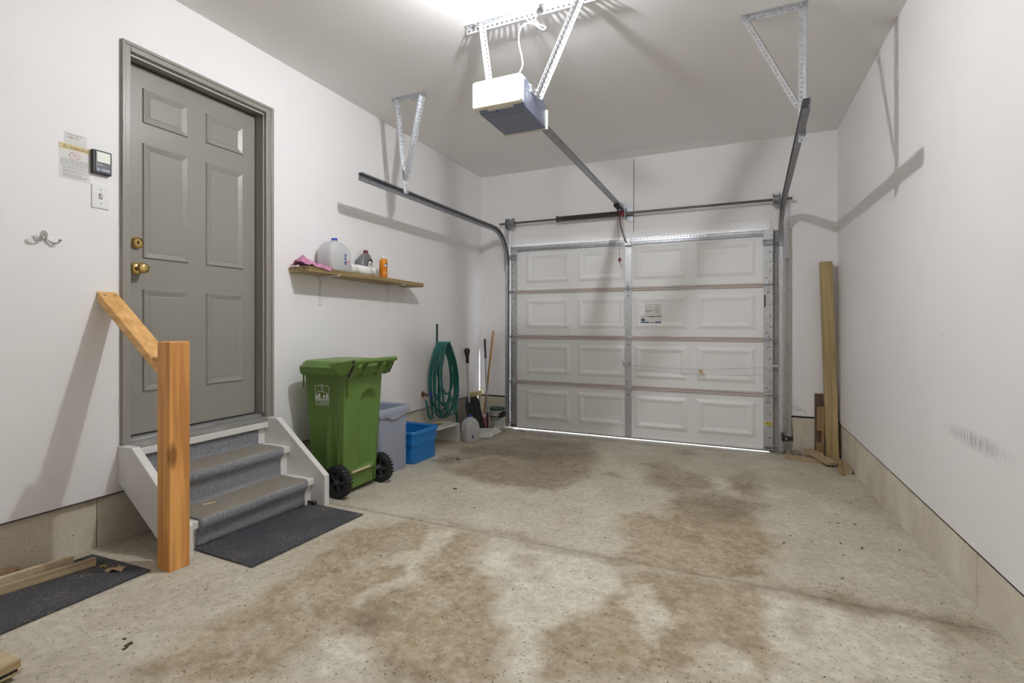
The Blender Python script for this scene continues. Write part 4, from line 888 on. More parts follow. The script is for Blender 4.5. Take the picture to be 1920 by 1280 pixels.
tag(o, 'rough brown branch end lying against the left foundation', 'branch')
def leaf(name, c, size, label, seed, m):
    rnd = random.Random(seed); mb = MB(); vs = [Vector(c) + Vector((0, 0, size * 0.25))]; k = 11
    for i in range(k):
        a = 2 * math.pi * i / k; r = size * (0.6 + 0.6 * rnd.random()) * (0.55 + 0.45 * abs(math.cos(a)))
        vs.append(Vector(c) + Vector((r * math.cos(a + .5), r * math.sin(a + .5), size * 0.5 * rnd.random() ** 2)))
    o = mb.add(vs, [(0, i + 1, (i + 1) % k + 1) for i in range(k)]).build(name, m); s = o.modifiers.new('t', 'SOLIDIFY'); s.thickness = 0.0015
    return tag(o, label, 'leaf')
leaf('dry_leaf', (0.345, 1.262, zm(1.262)), 0.040, 'curled tan dead leaf at the mat edge by the handrail post', 3, mat('tan_leaf', (0.50, 0.37, 0.20), 0.9, var=.4, vscale=50))
leaf('dry_leaf', (0.262, 1.255, zm(1.255)), 0.022, 'small brown dead leaf on the mat beside the curled one', 8, M['debris'])
o = MB().box(-0.028, 0.028, -0.008, 0.008, 0, 0.004, Matrix.Translation((0.290, 1.715, 0.2795)) @ Matrix.Rotation(R(70), 4, 'Z')).build('wood_chip', M['palew']); tag(o, 'thin wood chip lying on the lowest carpeted step', 'wood chip')
# crate corner in the lower left corner of the picture
cr = thing('wooden_crate', (0.60, 0.62, zf(0.6)), 'plywood-topped wooden crate corner at the lower left of the picture', 'crate')
Mx = Matrix.Translation((0.845, 0.752, 0)) @ Matrix.Rotation(R(2), 4, 'Z')
MB().box(-0.26, 0.0, -0.42, 0.0, 0.196, 0.220, Mx).build('lid', M['ply'], cr, bevel=0.002)
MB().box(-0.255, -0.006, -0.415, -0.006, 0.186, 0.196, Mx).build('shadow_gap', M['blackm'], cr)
for a in ((-0.26, 0.0, -0.022, 0.0), (-0.26, 0.0, -0.42, -0.398), (-0.022, 0.0, -0.398, -0.022), (-0.26, -0.238, -0.398, -0.022)):
    MB().box(*a, zf(0.3) + 0.002, 0.186, Mx).build('side_board', M['ply'], cr, bevel=0.002)

# ================================================================== BINS
def green_bin():
    zb = zf(2.65)
    t = thing('wheeled_bin', (0.33, 2.655, zb), 'green wheeled compost bin with white crest, standing beside the steps', 'bin')
    z0, z1 = zb + 0.035, 0.905
    rs = []; nl = 72
    for k in range(nl + 1):
        u = k / nl; z = z0 + (z1 - z0) * u
        x0 = 0.190 - 0.050 * u; x1 = 0.486 + 0.040 * u; y0 = 2.494 - 0.026 * u; y1 = 2.806 + 0.022 * u
        ring = rrect(x0, x1, y0, y1, 0.030, z, 4, 30)
        for p in ring:
            if p.x > x1 - 0.012:                       # back: arched grip recess, low ledge over the axle
                c = (p.y - (y0 + y1) / 2) / (y1 - y0)
                ca, hw = 0.10, 0.255
                top = 0.775
                d = hw - abs(c - ca)
                if p.z > top - 0.09: d = hw - math.hypot(c - ca, (p.z - (top - 0.09)) / 0.36)
                if p.z > zb + 0.16: p.x -= 0.034 * (lambda q: q * q * (3 - 2 * q))(min(1, max(0, d / 0.09))) * (0.55 + 0.45 * min(1, max(0, (p.z - 0.25) / 0.5)))
                if p.z < zb + 0.13: p.x -= 0.050 * min(1, max(0, (zb + 0.13 - p.z) / 0.02)) * (abs(c) < 0.40)
            if p.y < y0 + 0.006:                       # side: shallow flared creases towards the wheel
                c = (p.x - x0) / (x1 - x0); v = (p.z - zb) / 0.9
                for cx, sl in ((0.52, 0.10), (0.80, -0.34)):
                    d = abs(c - (cx + sl * (v - 0.30))); p.y -= 0.009 * max(0, 1 - d / 0.06) * max(0, min(1, (0.62 - v) / 0.12)) * max(0, min(1, v / 0.1))
                p.y -= 0.010 * max(0, min(1, (c - 0.80) / 0.02)) * (v > 0.08)
        rs.append(ring)
    body = MB().rings(rs).build('bin_body', M['green'], t, smooth=True, angle=28)
    # rim and lid
    MB().rings([rrect(0.126, 0.538, 2.452, 2.846, 0.034, 0.872, 4, 1), rrect(0.126, 0.538, 2.452, 2.846, 0.034, 0.898, 4, 1)]).build('rim', M['green'], t, bevel=0.004)
    def lr(i, z, dz=0.0):
        r = rrect(0.112 + i, 0.560 - i, 2.440 + i, 2.858 - i, 0.040, z, 5, 4)
        for p in r: p.z += dz * (1 - abs((p.x - 0.33) / 0.23) ** 3) * (1 - abs((p.y - 2.65) / 0.21) ** 3)
        return r
    lid = MB().rings([lr(0.004, 0.884), lr(0.0, 0.930), lr(0.010, 0.940), lr(0.018, 0.958), lr(0.030, 0.970), lr(0.075, 0.974, 0.004), lr(0.13, 0.974, 0.008)]).build('lid', M['green'], t, smooth=True, angle=30)
    for ya in (2.436, 2.846): MB().prism([(0.40, 0.955), (0.585, 0.985), (0.600, 0.975), (0.560, 0.900), (0.535, 0.886), (0.48, 0.884)], 'Y', ya, ya + 0.016).build('hinge_cheek', M['green'], lid, bevel=0.003)
    h = MB().cyl((0.600, 2.440, 0.972), (0.600, 2.862, 0.972), 0.0165, seg=16).build('handle', M['green'], t, smooth=True)
    for y in (2.4385, 2.8635): MB().cyl((0.600, y - 0.003, 0.972), (0.600, y + 0.003, 0.972), 0.0095, seg=12).build('handle_plug', M['blackm'], h)
    for y in (2.470, 2.575, 2.725, 2.832):
        wv = 0.006 if y in (2.575, 2.725) else 0.015
        MB().prism([(0.520, 0.900), (0.585, 0.975), (0.606, 0.958), (0.545, 0.868), (0.522, 0.862)], 'Y', y - wv, y + wv).build('handle_arm', M['green'], t, bevel=0.003)
    for y in (2.448, 2.850): MB().prism([(0.545, 0.880), (0.585, 0.950), (0.592, 0.944), (0.553, 0.874)], 'Y', y - 0.008, y + 0.008).build('handle_slot', M['blackm'], t)
    for x in (0.128, 0.528): MB().box(x - 0.003 + (0.014 if x < .3 else 0), x + 0.006 + (0.014 if x < .3 else 0), 2.466, 2.474, 0.79 if x < .3 else 0.74, 0.88).build('side_fin', M['green'], t, bevel=0.001)
    # wheels
    for y, s in ((2.442, 1), (2.858, -1)):
        c = Vector((0.468, y, zf(y) + 0.103)); w2 = 0.023
        mb = MB().lathe([(0.070, -w2), (0.090, -w2), (0.096, -w2 * 0.6), (0.096, w2 * 0.6), (0.090, w2), (0.070, w2), (0.068, 0)], c, 'Y', 36, ring=True)
        for k in range(26):
            a = 2 * math.pi * k / 26; Mx = Matrix.Translation(c) @ Matrix.Rotation(a, 4, 'Y')
            mb.box(-0.006, 0.006, -w2 - 0.001, -0.002, 0.088, 0.103, Mx); mb.box(0.006, 0.018, 0.002, w2 + 0.001, 0.088, 0.103, Mx)
        wh = mb.build('wheel', M['tyre'], t)
        mb = MB().lathe([(0.071, -0.010), (0.071, 0.010), (0.058, 0.006), (0.058, -0.006)], c, 'Y', 30, ring=True); mb.lathe([(0.004, -0.024), (0.017, -0.022), (0.021, -0.012), (0.021, 0.012), (0.017, 0.022), (0.004, 0.024)], c, 'Y', 20)
        for k in range(5):
            Mx = Matrix.Translation(c) @ Matrix.Rotation(2 * math.pi * k / 5 + 0.3, 4, 'Y'); mb.box(-0.010, 0.010, -0.012, 0.008, 0.015, 0.066, Mx)
        mb.build('hub', M['hub'], wh, smooth=True, angle=40)
        MB().lathe([(0.002, 0.010), (0.066, 0.010), (0.066, 0.013), (0.002, 0.013)], c, 'Y', 24).build('hub_disc', M['blackm'], wh)
    MB().cyl((0.468, 2.44, zf(2.65) + 0.103), (0.468, 2.86, zf(2.65) + 0.103), 0.009, seg=10).build('axle', M['galvd'], t, smooth=True)
    MB().box(0.400, 0.478, 2.53, 2.77, zb + 0.03, zb + 0.132).build('axle_housing', M['green'], t, bevel=0.006)
    MB().box(0.464, 0.500, 2.54, 2.72, zb + 0.140, zb + 0.152).build('wood_sliver', M['palew'], t)
    MB().box(0.20, 0.40, 2.50, 2.80, zb, zb + 0.037).build('bin_foot', M['green'], t, bevel=0.006)
    # crest and town name on the side
    O = Vector((0.252, 2.4755, 0.682)); U = Vector((1, 0, 0)); V = Vector((0, -0.030, 1)).normalized(); O.y -= 0.0062
    mb = MB(); wl = 0.0034
    mb.line2(O, U, V, [(0, 0.036), (0.117, 0.036), (0.117, 0.126), (0.068, 0.126)], wl).line2(O, U, V, [(0, 0.036), (0, 0.126), (0.050, 0.126)], wl)
    mb.line2(O, U, V, [(0.008, 0.074), (0.030, 0.094), (0.040, 0.086), (0.054, 0.086), (0.054, 0.116), (0.059, 0.135), (0.064, 0.116), (0.066, 0.086), (0.092, 0.086), (0.106, 0.072)], wl)
    for cx, cy, rx, ry in ((0.034, 0.060, 0.010, 0.015), (0.076, 0.058, 0.009, 0.011), (0.101, 0.060, 0.009, 0.020), (0.012, 0.052, 0.008, 0.012), (0.059, 0.135, 0.004, 0.005)): mb.disc2(O, U, V, (cx, cy), rx, ry)
    mb.line2(O, U, V, [(0.006, 0.041), (0.048, 0.041)], 0.005).line2(O, U, V, [(0.052, 0.054), (0.062, 0.041), (0.112, 0.042)], wl)
    mb.rect2(O, U, V, 0.0, 0.117, 0.027, 0.0305).rect2(O, U, V, 0.0, 0.117, -0.001, 0.0022)
    mb.text('ST. THOMAS', O + V * 0.0068, U, V, 0.0225, 'LEFT', 0.93)
    mb.build('crest_print', M['whitep'], body)
green_bin()

def open_bin(name, label, m, x0, x1, y0, y1, h, taper, rimw, rimh, scallop=False):
    zb = zf((y0 + y1) / 2); t = thing(name, ((x0 + x1) / 2, (y0 + y1) / 2, zb), label, 'bin')
    def rr(i, z, r=0.03): return [Vector((p.x, p.y, p.z + (zf(p.y) - zb if z < zb + 0.03 else 0))) for p in rrect(x0 + i, x1 - i, y0 + i, y1 - i, r, z, 4, 6)]
    b = MB().rings([rr(taper, zb + 0.001), rr(taper - 0.004, zb + 0.015), rr(rimw + 0.004, zb + h - 0.012), rr(rimw + 0.009, zb + h - 0.012), rr(taper + 0.006, zb + 0.02)], cap0=True, cap1=True)
    b.build('bin_body', m, t, smooth=True, angle=35)
    r = MB().rings([rr(rimw + 0.006, zb + h - rimh * 0.9), rr(0.002, zb + h - rimh), rr(0.0, zb + h - 0.012), rr(0.006, zb + h), rr(rimw, zb + h + 0.001), rr(rimw + 0.007, zb + h - 0.012)], cap0=False, cap1=False)
    r = r.build('rim', m, t, smooth=True, angle=40)
    return t, zb
t, zb = open_bin('storage_bin', 'tall grey plastic recycling bin between the green and blue bins', M['greyb'], 0.105, 0.432, 2.905, 3.285, 0.500, 0.030, 0.014, 0.045)
zt = zb + 0.500                       # scalloped grip skirt under the rim
pl = [(2.915, zt - 0.040), (2.915, zt - 0.066), (2.96, zt - 0.060), (3.00, zt - 0.066), (3.05, zt - 0.090), (3.12, zt - 0.092), (3.17, zt - 0.072), (3.24, zt - 0.060), (3.272, zt - 0.058), (3.272, zt - 0.040)]
MB().prism(pl, 'X', 0.412, 0.428).build('grip_skirt', M['greyb'], t, bevel=0.002)
for y in (2.955, 3.235): MB().box(0.398, 0.412, y - 0.008, y + 0.008, zb + 0.03, zt - 0.07).build('corner_rib', M['greyb'], t, bevel=0.004)
t, zb = open_bin('storage_bin', 'low bright blue plastic recycling box beside the grey bin', M['blueb'], 0.030, 0.424, 3.330, 3.722, 0.268, 0.026, 0.020, 0.030)
MB().rings([[Vector((p.x, p.y, p.z)) for p in rrect(0.044, 0.410, 3.344, 3.708, 0.03, zb + 0.155, 4, 1)], [Vector((p.x, p.y, p.z)) for p in rrect(0.0425, 0.4115, 3.3425, 3.7095, 0.03, zb + 0.235, 4, 1)]], cap0=False, cap1=False).build('upper_band', M['blueb'], t, smooth=True)

# ================================================================== WALL ITEMS
O = Vector((0.0012, 1.210, 1.877)); U, V = Vector((0, 1, 0)), Vector((0, 0, 1)); N_ = Vector((0.0008, 0, 0))
t = thing('warning_poster', (0.0, 1.269, 1.95), 'yellow-headed warning sheet taped to the wall left of the opener button', 'poster')
MB().box(0.0, 0.001, 1.210, 1.328, 1.877, 2.038).build('sheet', M['paper'], t)
MB().box(0.0, 0.0014, 1.210, 1.328, 2.012, 2.038).build('header_band', M['yellow'], t)
mb = MB().text('WARNING', O + N_ + U * 0.038 + V * 0.140, U, V, 0.0160, 'LEFT', 0.98)
mb.line2(O + N_, U, V, [(0.014, 0.141), (0.028, 0.141), (0.021, 0.154)], 0.0018, True).build('heading', mat('brown_print', (0.22, 0.13, 0.05), 0.7), t)
mb = MB(); mb.line2(O + N_, U, V, [(0.060 + 0.021 * math.cos(k * .3927), 0.112 + 0.016 * math.sin(k * .3927)) for k in range(16)], 0.0028, True).line2(O + N_, U, V, [(0.045, 0.123), (0.075, 0.101)], 0.003)
mb.line2(O + N_, U, V, [(0.052, 0.106), (0.056, 0.118), (0.064, 0.112), (0.070, 0.116)], 0.002).build('prohibition_symbol', M['redp'], t)
mb = MB(); rnd = random.Random(2)
for i, z in enumerate((0.090, 0.084, 0.078, 0.072, 0.066, 0.056, 0.050, 0.040, 0.034, 0.024, 0.018, 0.012)):
    a = 0.005 if i < 5 else 0.012
    while a < 0.105 - 0.02 * (i in (5, 7, 9)):
        b = a + rnd.uniform(0.006, 0.020); mb.rect2(O + N_, U, V, a, min(b, 0.112), z - 0.0009, z + 0.0009); a = b + rnd.uniform(0.0015, 0.004)
mb.build('small_print', M['ink'], t)
t = thing('service_sticker', (0.0, 1.27, 2.06), 'small white sales and service sticker above the warning sheet', 'sticker')
MB().box(0.0, 0.0008, 1.229, 1.316, 2.036, 2.092).build('sheet', M['paper'], t)
O2 = Vector((0.0012, 1.229, 2.036))
MB().text('SALES & SERVICE', O2 + U * 0.008 + V * 0.043, U, V, 0.0088, 'LEFT', 1.0).text('CAR', O2 + U * 0.008 + V * 0.029, U, V, 0.0115, 'LEFT', .9).text('WAL', O2 + U * 0.036 + V * 0.029, U, V, 0.0115, 'LEFT', .8).build('lettering', M['inkd'], t)
MB().rect2(O2, U, V, 0.027, 0.034, 0.028, 0.039).build('red_mark', M['redp'], t)
mb = MB()
for z in (0.022, 0.015, 0.009): mb.rect2(O2, U, V, 0.008, 0.078, z - .0006, z + .0006)
mb.build('small_print', M['inkl'], t)
t = thing('opener_wall_control', (0.0, 1.37, 1.985), 'black wall control with large pale button beside the entry door', 'wall control')
MB().box(0.0, 0.022, 1.330, 1.408, 1.929, 2.041).build('case', M['black'], t, bevel=0.003)
MB().box(0.021, 0.026, 1.338, 1.403, 1.935, 2.036).build('face', mat('dark_grey_plastic', (.07, .07, .08), .35), t, bevel=0.002)
MB().box(0.024, 0.030, 1.342, 1.398, 1.982, 2.032).build('push_bar', mat('ivory_button', (.74, .74, .66), .3), t, bevel=0.002)
MB().box(0.024, 0.029, 1.342, 1.356, 1.941, 1.954).build('small_button', M['greyb'], t, bevel=0.002); MB().box(0.024, 0.029, 1.360, 1.398, 1.941, 1.954).build('small_button', M['greyb'], t, bevel=0.002)
mb = MB()
for a, b in ((0, .004), (.005, .010), (.012, .016), (.017, .026)): mb.rect2(Vector((.0265, 1.342, 1.970)), U, V, a, b, 0, .0022)
mb.build('brand_print', M['whitep'], t)
t = thing('light_switch', (0.0, 1.369, 1.82), 'white single toggle light switch below the opener control', 'light switch')
MB().box(0.0, 0.006, 1.334, 1.405, 1.768, 1.880).build('cover_plate', M['plastic'], t, bevel=0.002)
mb = MB().prism([(0.004, 1.816), (0.018, 1.836), (0.016, 1.842), (0.004, 1.834)], 'Y', 1.365, 1.374); mb.build('toggle', M['plastic'], t, bevel=0.001)
MB().box(0.005, 0.0066, 1.362, 1.377, 1.812, 1.838).build('toggle_slot', M['ink'], t)
for z in (1.792, 1.857): MB().cyl((0.005, 1.3695, z), (0.0072, 1.3695, z), 0.003, seg=8).build('screw', M['ink'], t)
t = thing('coat_hook', (0.0, 1.155, 1.59), 'chrome double coat hook on the wall near the light switch', 'hook')
mb = MB().lathe([(0.016, 0), (0.016, 0.003), (0.012, 0.006), (0.004, 0.007)], (0.0, 1.157, 1.608), 'X', 16, 0.8, 1.25); mb.build('back_plate', M['chrome'], t, smooth=True)
for s in (-1, 1): MB().tube(catmull([(0.005, 1.157, 1.598), (0.010, 1.157 + s * 0.012, 1.582), (0.016, 1.157 + s * 0.028, 1.574), (0.022, 1.157 + s * 0.042, 1.578), (0.024, 1.157 + s * 0.048, 1.592)], 5), lambda u: 0.0045 + 0.0025 * (u > 0.9), 8).build('hook_arm', M['chrome'], t, smooth=True)
MB().tube(catmull([(0.005, 1.150, 1.604), (0.020, 1.148, 1.600), (0.030, 1.146, 1.612), (0.030, 1.145, 1.622)], 5), 0.004, 8).build('hook_arm', M['chrome'], t, smooth=True)

# ================================================================== SHELF AND WHAT STANDS ON IT
SH0, SH1, SHD = 2.478, 3.822, 0.186
stp = lambda y: 1.6035 - 0.017 * (y - SH0) / 1.34
t = thing('wall_shelf', (0.0, 3.15, 1.55), 'rough treated-lumber shelf on two white steel brackets', 'shelf')
vs = []; n = 24; mb = MB(); rs = []
for k in range(n + 1):
    y = SH0 + (SH1 - SH0) * k / n; z = stp(y); e = 0.0015 * noise.noise(Vector((0, y * 9, 1)))
    rs.append([Vector((0.001, y, z - 0.036)), Vector((SHD - 0.004 + e, y, z - 0.036)), Vector((SHD + e, y, z - 0.031)), Vector((SHD + e, y, z - 0.005)), Vector((SHD - 0.004 + e, y, z)), Vector((0.001, y, z))])
mb.rings(rs).build('board', M['shelfw'], t)
for y, zb_ in ((2.755, 1.340), (3.532, 1.325)):
    z = stp(y) - 0.036
    mb = MB().box(0.0, 0.003, y - 0.014, y + 0.014, zb_, z).box(0.0, 0.182, y - 0.014, y + 0.014, z - 0.004, z); mb.prism([(0.002, zb_ + 0.03), (0.014, z - 0.06), (0.03, z - 0.022), (0.09, z - 0.012), (0.18, z - 0.008), (0.18, z - 0.003), (0.002, z - 0.003)], 'Y', y - 0.003, y + 0.003)
    b = mb.build('bracket', M['plastic'], t, bevel=0.001)
    MB().cyl((SHD - 0.006, y, z + 0.002), (SHD + 0.004, y, z - 0.002), 0.006, seg=10).build('bracket_tip', M['plastic'], b)
    for zz in (zb_ + 0.015, zb_ + 0.145): MB().cyl((0.002, y, zz), (0.0065, y, zz), 0.0035, seg=8).build('screw', M['ink'], b)
def jug(label, c, hw, hd, h, rot, cap, m, fill=None, lab=None):
    t = thing('plastic_jug', c, label, 'jug'); Mx = Matrix.Translation(c) @ Matrix.Rotation(R(rot), 4, 'Z')
    def rg(a, b, z, r): return [Mx @ p for p in rrect(-a, a, -b, b, min(r, a * .95, b * .95), z, 5, 3)]
    r0 = hw * 0.45
    o = MB().rings([rg(hw * .90, hd * .90, 0, r0), rg(hw, hd, .012, r0), rg(hw, hd, h * .50, r0), rg(hw * .99, hd * .99, h * .58, r0), rg(hw * .90, hd * .90, h * .71, r0), rg(hw * .66, hd * .66, h * .83, r0), rg(.020, .020, h * .92, .02), rg(.019, .019, h * .94, .019)]).build('jug_body', m, t, smooth=True, angle=50)
    MB().rings([rg(.021, .021, h * .935, .021), rg(.021, .021, h, .021)]).build('cap', cap, t, smooth=True, angle=40)
    mb = MB().tube([Mx @ Vector(p) for p in catmull([(-hw * .62, 0, h * .80), (-hw * .98, 0, h * .74), (-hw * 1.04, 0, h * .60), (-hw * 1.0, 0, h * .44)], 5)], 0.010, 8); mb.build('grip', m, t, smooth=True)
    return t, Mx
y = 2.800
t, Mx = jug('large translucent water jug with blue cap standing on the shelf', (0.098, y, stp(y)), 0.076, 0.112, 0.243, 4, M['bluek'], M['milk'])
O = Mx @ Vector((0.0772, 0.018, 0.050)); U = (Mx.to_3x3() @ Vector((0, 1, 0))); V = Vector((0, 0, 1))
MB().rect2(O, U, V, 0.0, 0.020, 0.0, 0.078).build('label_band', M['bluep'], t)
MB().rect2(O, U, V, 0.020, 0.054, 0.034, 0.058).build('label_band', M['plastic'], t)
MB().rect2(O, U, V, 0.022, 0.058, 0.002, 0.036).build('label_band', M['redp'], t)
Oq = O + (Mx.to_3x3() @ Vector((0.0008, 0, 0)))
MB().map2([(0.005, 0.050), (0.015, 0.050), (0.010, 0.070)], [(0, 1, 2)], Oq, U, V).disc2(Oq, U, V, (0.010, 0.030), 0.006).line2(Oq, U, V, [(0.024, 0.010), (0.054, 0.010)], 0.004).line2(Oq, U, V, [(0.024, 0.020), (0.052, 0.020)], 0.003).build('label_print', M['whitep'], t)
y = 3.178                              # oil bottle
t = thing('oil_bottle', (0.085, y, stp(y)), 'grey motor oil bottle with dark red cap behind the paper roll', 'bottle'); zb = stp(y)
def rg(x0, x1, y0, y1, z, r=.012): return rrect(x0, x1, y0, y1, r, zb + z, 4, 2)
MB().rings([rg(.006, .090, y - .062, y + .058, 0), rg(.006, .090, y - .062, y + .058, .122), rg(.011, .085, y - .040, y + .056, .150), rg(.018, .078, y - .012, y + .050, .178), rg(.030, .066, y + .004, y + .038, .192), rg(.032, .064, y + .006, y + .036, .196)]).build('bottle_body', M['oil'], t, smooth=True, angle=40)
MB().lathe([(.019, .190), (.020, .194), (.017, .216), (.012, .219)], (.048, y + .021, zb), 'Z', 16).build('cap', M['red'], t, smooth=True, angle=40)
O = Vector((.0908, y - .010, zb + .018)); U, V = Vector((0, 1, 0)), Vector((0, 0, 1))
MB().map2([(0, .03), (.062, .0), (.062, .125), (.030, .125), (0, .105)], [(0, 1, 2, 3, 4)], O, U, V).build('label_panel', M['black'], t)
MB().disc2(O + Vector((.0008, 0, 0)), U, V, (.032, .082), .024, .030).line2(O + Vector((.0008, 0, 0)), U, V, [(.022, .040), (.058, .022)], .008).build('label_print', M['whitep'], t)
MB().line2(O + Vector((.0014, 0, 0)), U, V, [(.022, .094), (.031, .070), (.042, .098)], .006).build('label_print', M['inkd'], t)
y = 3.300                              # orange can
zb = stp(y); t = thing('spray_can', (0.148, y, zb), 'orange cleaner can with white top at the front of the shelf', 'can')
MB().lathe([(.030, 0), (.033, .003), (.033, .135), (.031, .146), (.022, .156), (.020, .157)], (.146, y, zb), 'Z', 24).build('can_body', M['orange'], t, smooth=True, angle=45)
MB().lathe([(.020, .155), (.020, .166), (.014, .170), (.012, .180), (.006, .182)], (.146, y, zb), 'Z', 16).build('nozzle_cap', M['plastic'], t, smooth=True, angle=45)
def can_patch(mb, a0, a1, z0, z1, r=.0336, n=8):
    rs_ = [[Vector((.146 + r * math.cos(R(a0 + (a1 - a0) * k / n)), y + r * math.sin(R(a0 + (a1 - a0) * k / n)), zb + z)) for k in range(n + 1)] for z in (z0, z1)]
    return mb.rings(rs_, False, False, False)
mb = MB()
for z0, z1, e in ((.086, .094, 12), (.094, .108, 24), (.108, .116, 14)): can_patch(mb, -18 - e, -18 + e + 12, z0, z1)
mb.build('label_oval', mat('navy_label', (.02, .03, .10), .4), t)
mb = MB(); can_patch(mb, -34, -14, .090, .110, .0340); can_patch(mb, -10, 2, .092, .104, .0340); mb.build('label_print', M['whitep'], t)
mb = MB()
for k in range(9): can_patch(mb, -50 + k * 11, -45 + k * 11, .020 + .006 * (k % 3), .045 + .007 * (k % 2), .0338, 2)
mb.build('label_print', mat('pale_orange_print', (.80, .50, .28), .5), t)
# paper towel roll lying along the shelf
zb = stp(3.05); t = thing('paper_towel_roll', (0.125, 3.05, zb), 'partly unrolled white paper towel roll lying on the shelf', 'paper roll')
MB().lathe([(.012, -.135), (.036, -.135), (.037, .0), (.034, .135), (.012, .135)], (.136, 3.040, zb + .037), 'Y', 24).build('roll', M['towel'], t, smooth=True, angle=40)
pts = []
mb = MB(); rs = []
for k in range(9):
    u = k / 8; a = R(60 - 150 * u); rr_ = .038 + .010 * u
    rs.append([Vector((.136 + rr_ * math.cos(a) * 1.0, 2.93 + 0.06 * u + v * (0.20 - 0.05 * u), zb + .037 + max(-.0365, rr_ * math.sin(a)))) for v in (0, .33, .66, 1)])
o = mb.rings(rs, False, False, False).build('loose_sheet', M['towel'], t, smooth=True, angle=180); o.modifiers.new('t', 'SOLIDIFY').thickness = .0012
# pink cloth glove
mb = MB(); zb = stp(2.56); vs = []; nu, nv = 26, 12
for i in range(nu + 1):
    for j in range(nv + 1):
        u, v = i / nu, j / nv; yy = 2.462 + 0.212 * u; xx = 0.030 + 0.150 * v + 0.035 * u
        hgt = 0.012 + 0.030 * math.sin(math.pi * min(1, v * 1.05)) * (0.5 + 0.5 * math.sin(math.pi * min(1, u * 1.3 + .15))) + 0.040 * math.exp(-((u - .22) / .13) ** 2 - ((v - .35) / .25) ** 2) + 0.020 * noise.noise(Vector((u * 7, v * 5, 2))) + 0.012 * noise.noise(Vector((u * 16, v * 9, 5)))
        drop = 0
        xf = SHD + 0.004
        if xx > xf: drop = (xx - xf) * 1.6; xx = xf + (xx - xf) * 0.15; hgt = max(0.004, hgt - drop - 0.004)
        if yy > 2.62: hgt *= 0.7
        zz = stp(yy) + hgt - drop * (1 if drop else 0) * 0.6
        zz = zz + 0.006 * math.sin(v * 26) * (u > .75)
        vs.append((xx, yy, max(zz, stp(yy) + 0.003) if xx < SHD else zz))
fs = [(i * (nv + 1) + j, i * (nv + 1) + j + 1, (i + 1) * (nv + 1) + j + 1, (i + 1) * (nv + 1) + j) for i in range(nu) for j in range(nv)]
o = mb.add(vs, fs).build('cleaning_cloth', M['pink'], smooth=True, angle=180); o.modifiers.new('t', 'SOLIDIFY').thickness = .003; tag(o, 'crumpled pink cloth draped at the left end of the shelf', 'cloth')

# ================================================================== HOSE, TAP
t = thing('hose_hanger', (0.0, 4.335, 1.1), 'dark green perforated metal hose hanger screwed to the left wall', 'hanger')
mb = MB().plate((0.0, 4.318, 1.000), (0, 0, 1), (0, 1, 0), (1, 0, 0), 0.215, 0.034, 0.004, [(0.025 * k + 0.015, 0.017) for k in range(8)], 0.005, 1.3); mb.build('back_strip', M['hosed'], t)
MB().tube(catmull([(0.003, 4.335, 1.006), (0.06, 4.335, 1.002), (0.13, 4.335, 1.004), (0.150, 4.335, 1.016), (0.152, 4.335, 1.034)], 5), 0.008, 8).build('hook_arm', M['hosed'], t, smooth=True)
rnd = random.Random(11); P = []
loops = [(0.030, .205, .320, .00), (0.044, .190, .262, -.01), (0.060, .165, .385, .01), (0.072, .200, .262, .02), (0.088, .150, .500, .02), (0.100, .195, .300, -.02), (0.116, .175, .330, .03), (0.128, .160, .290, .05)]
P = [(0.055, 4.055, 0.485), (0.065, 4.062, 0.40), (0.060, 4.10, 0.31), (0.05, 4.16, 0.275), (0.035, 4.20, 0.34)]
for x, hw, zb_, dy in loops:
    zt_ = 1.024; hh = zt_ - zb_
    for k in range(16):
        a = -math.pi / 2 * 0.9 - 2 * math.pi * k / 16
        a = 2 * math.pi * (k / 16) + math.pi * 1.35
        # a=0 top, going round: teardrop narrower on top
        sh = 0.78 + 0.22 * math.sin((1 - math.cos(a)) / 2 * math.pi * 0.62)
        P.append((x + 0.012 * k / 16 + 0.02 * (1 - math.cos(a)) / 2 * (rnd.random() * .4 + .6), 4.335 + dy * (1 - math.cos(a)) / 2 + hw * math.sin(a) * sh * (0.9 if math.cos(a) > .6 else 1), zt_ - hh * (1 - math.cos(a)) / 2))
P += [(0.150, 4.50, 0.50), (0.150, 4.46, 0.36), (0.145, 4.49, 0.25), (0.14, 4.53, zf(4.5) + 0.05)]
h = thing('garden_hose', (0.09, 4.335, 0.3), 'coiled dark green garden hose hung on the wall hanger', 'hose')
MB().tube(catmull(P, 4), 0.0105, 8).build('hose_coil', M['hose'], h, smooth=True, angle=180)
MB().cyl((0.055, 4.055, 0.480), (0.054, 4.053, 0.508), 0.013, seg=12).build('hose_coupling', M['chrome'], h, smooth=True)
t = thing('water_tap', (0.0, 4.082, 0.524), 'outdoor water tap with blue handle on the left wall', 'tap')
MB().lathe([(.030, 0), (.030, .004), (.022, .010), (.012, .014), (.010, .045)], (0, 4.082, .524), 'X', 18).build('flange', M['copper'], t, smooth=True)
MB().tube(catmull([(.030, 4.082, .524), (.055, 4.080, .524), (.058, 4.068, .515), (.056, 4.058, .500)], 5), .011, 10).build('spout', M['copper'], t, smooth=True)
mb = MB().cyl((.050, 4.082, .524), (.085, 4.092, .530), .006, seg=8)
for k in range(6):
    a = k * math.pi / 3; mb.cyl((.085, 4.092, .530), (.087, 4.092 + .024 * math.cos(a), .530 + .024 * math.sin(a)), .007, seg=8)
mb.build('tap_handle', M['bluek'], t, smooth=True)

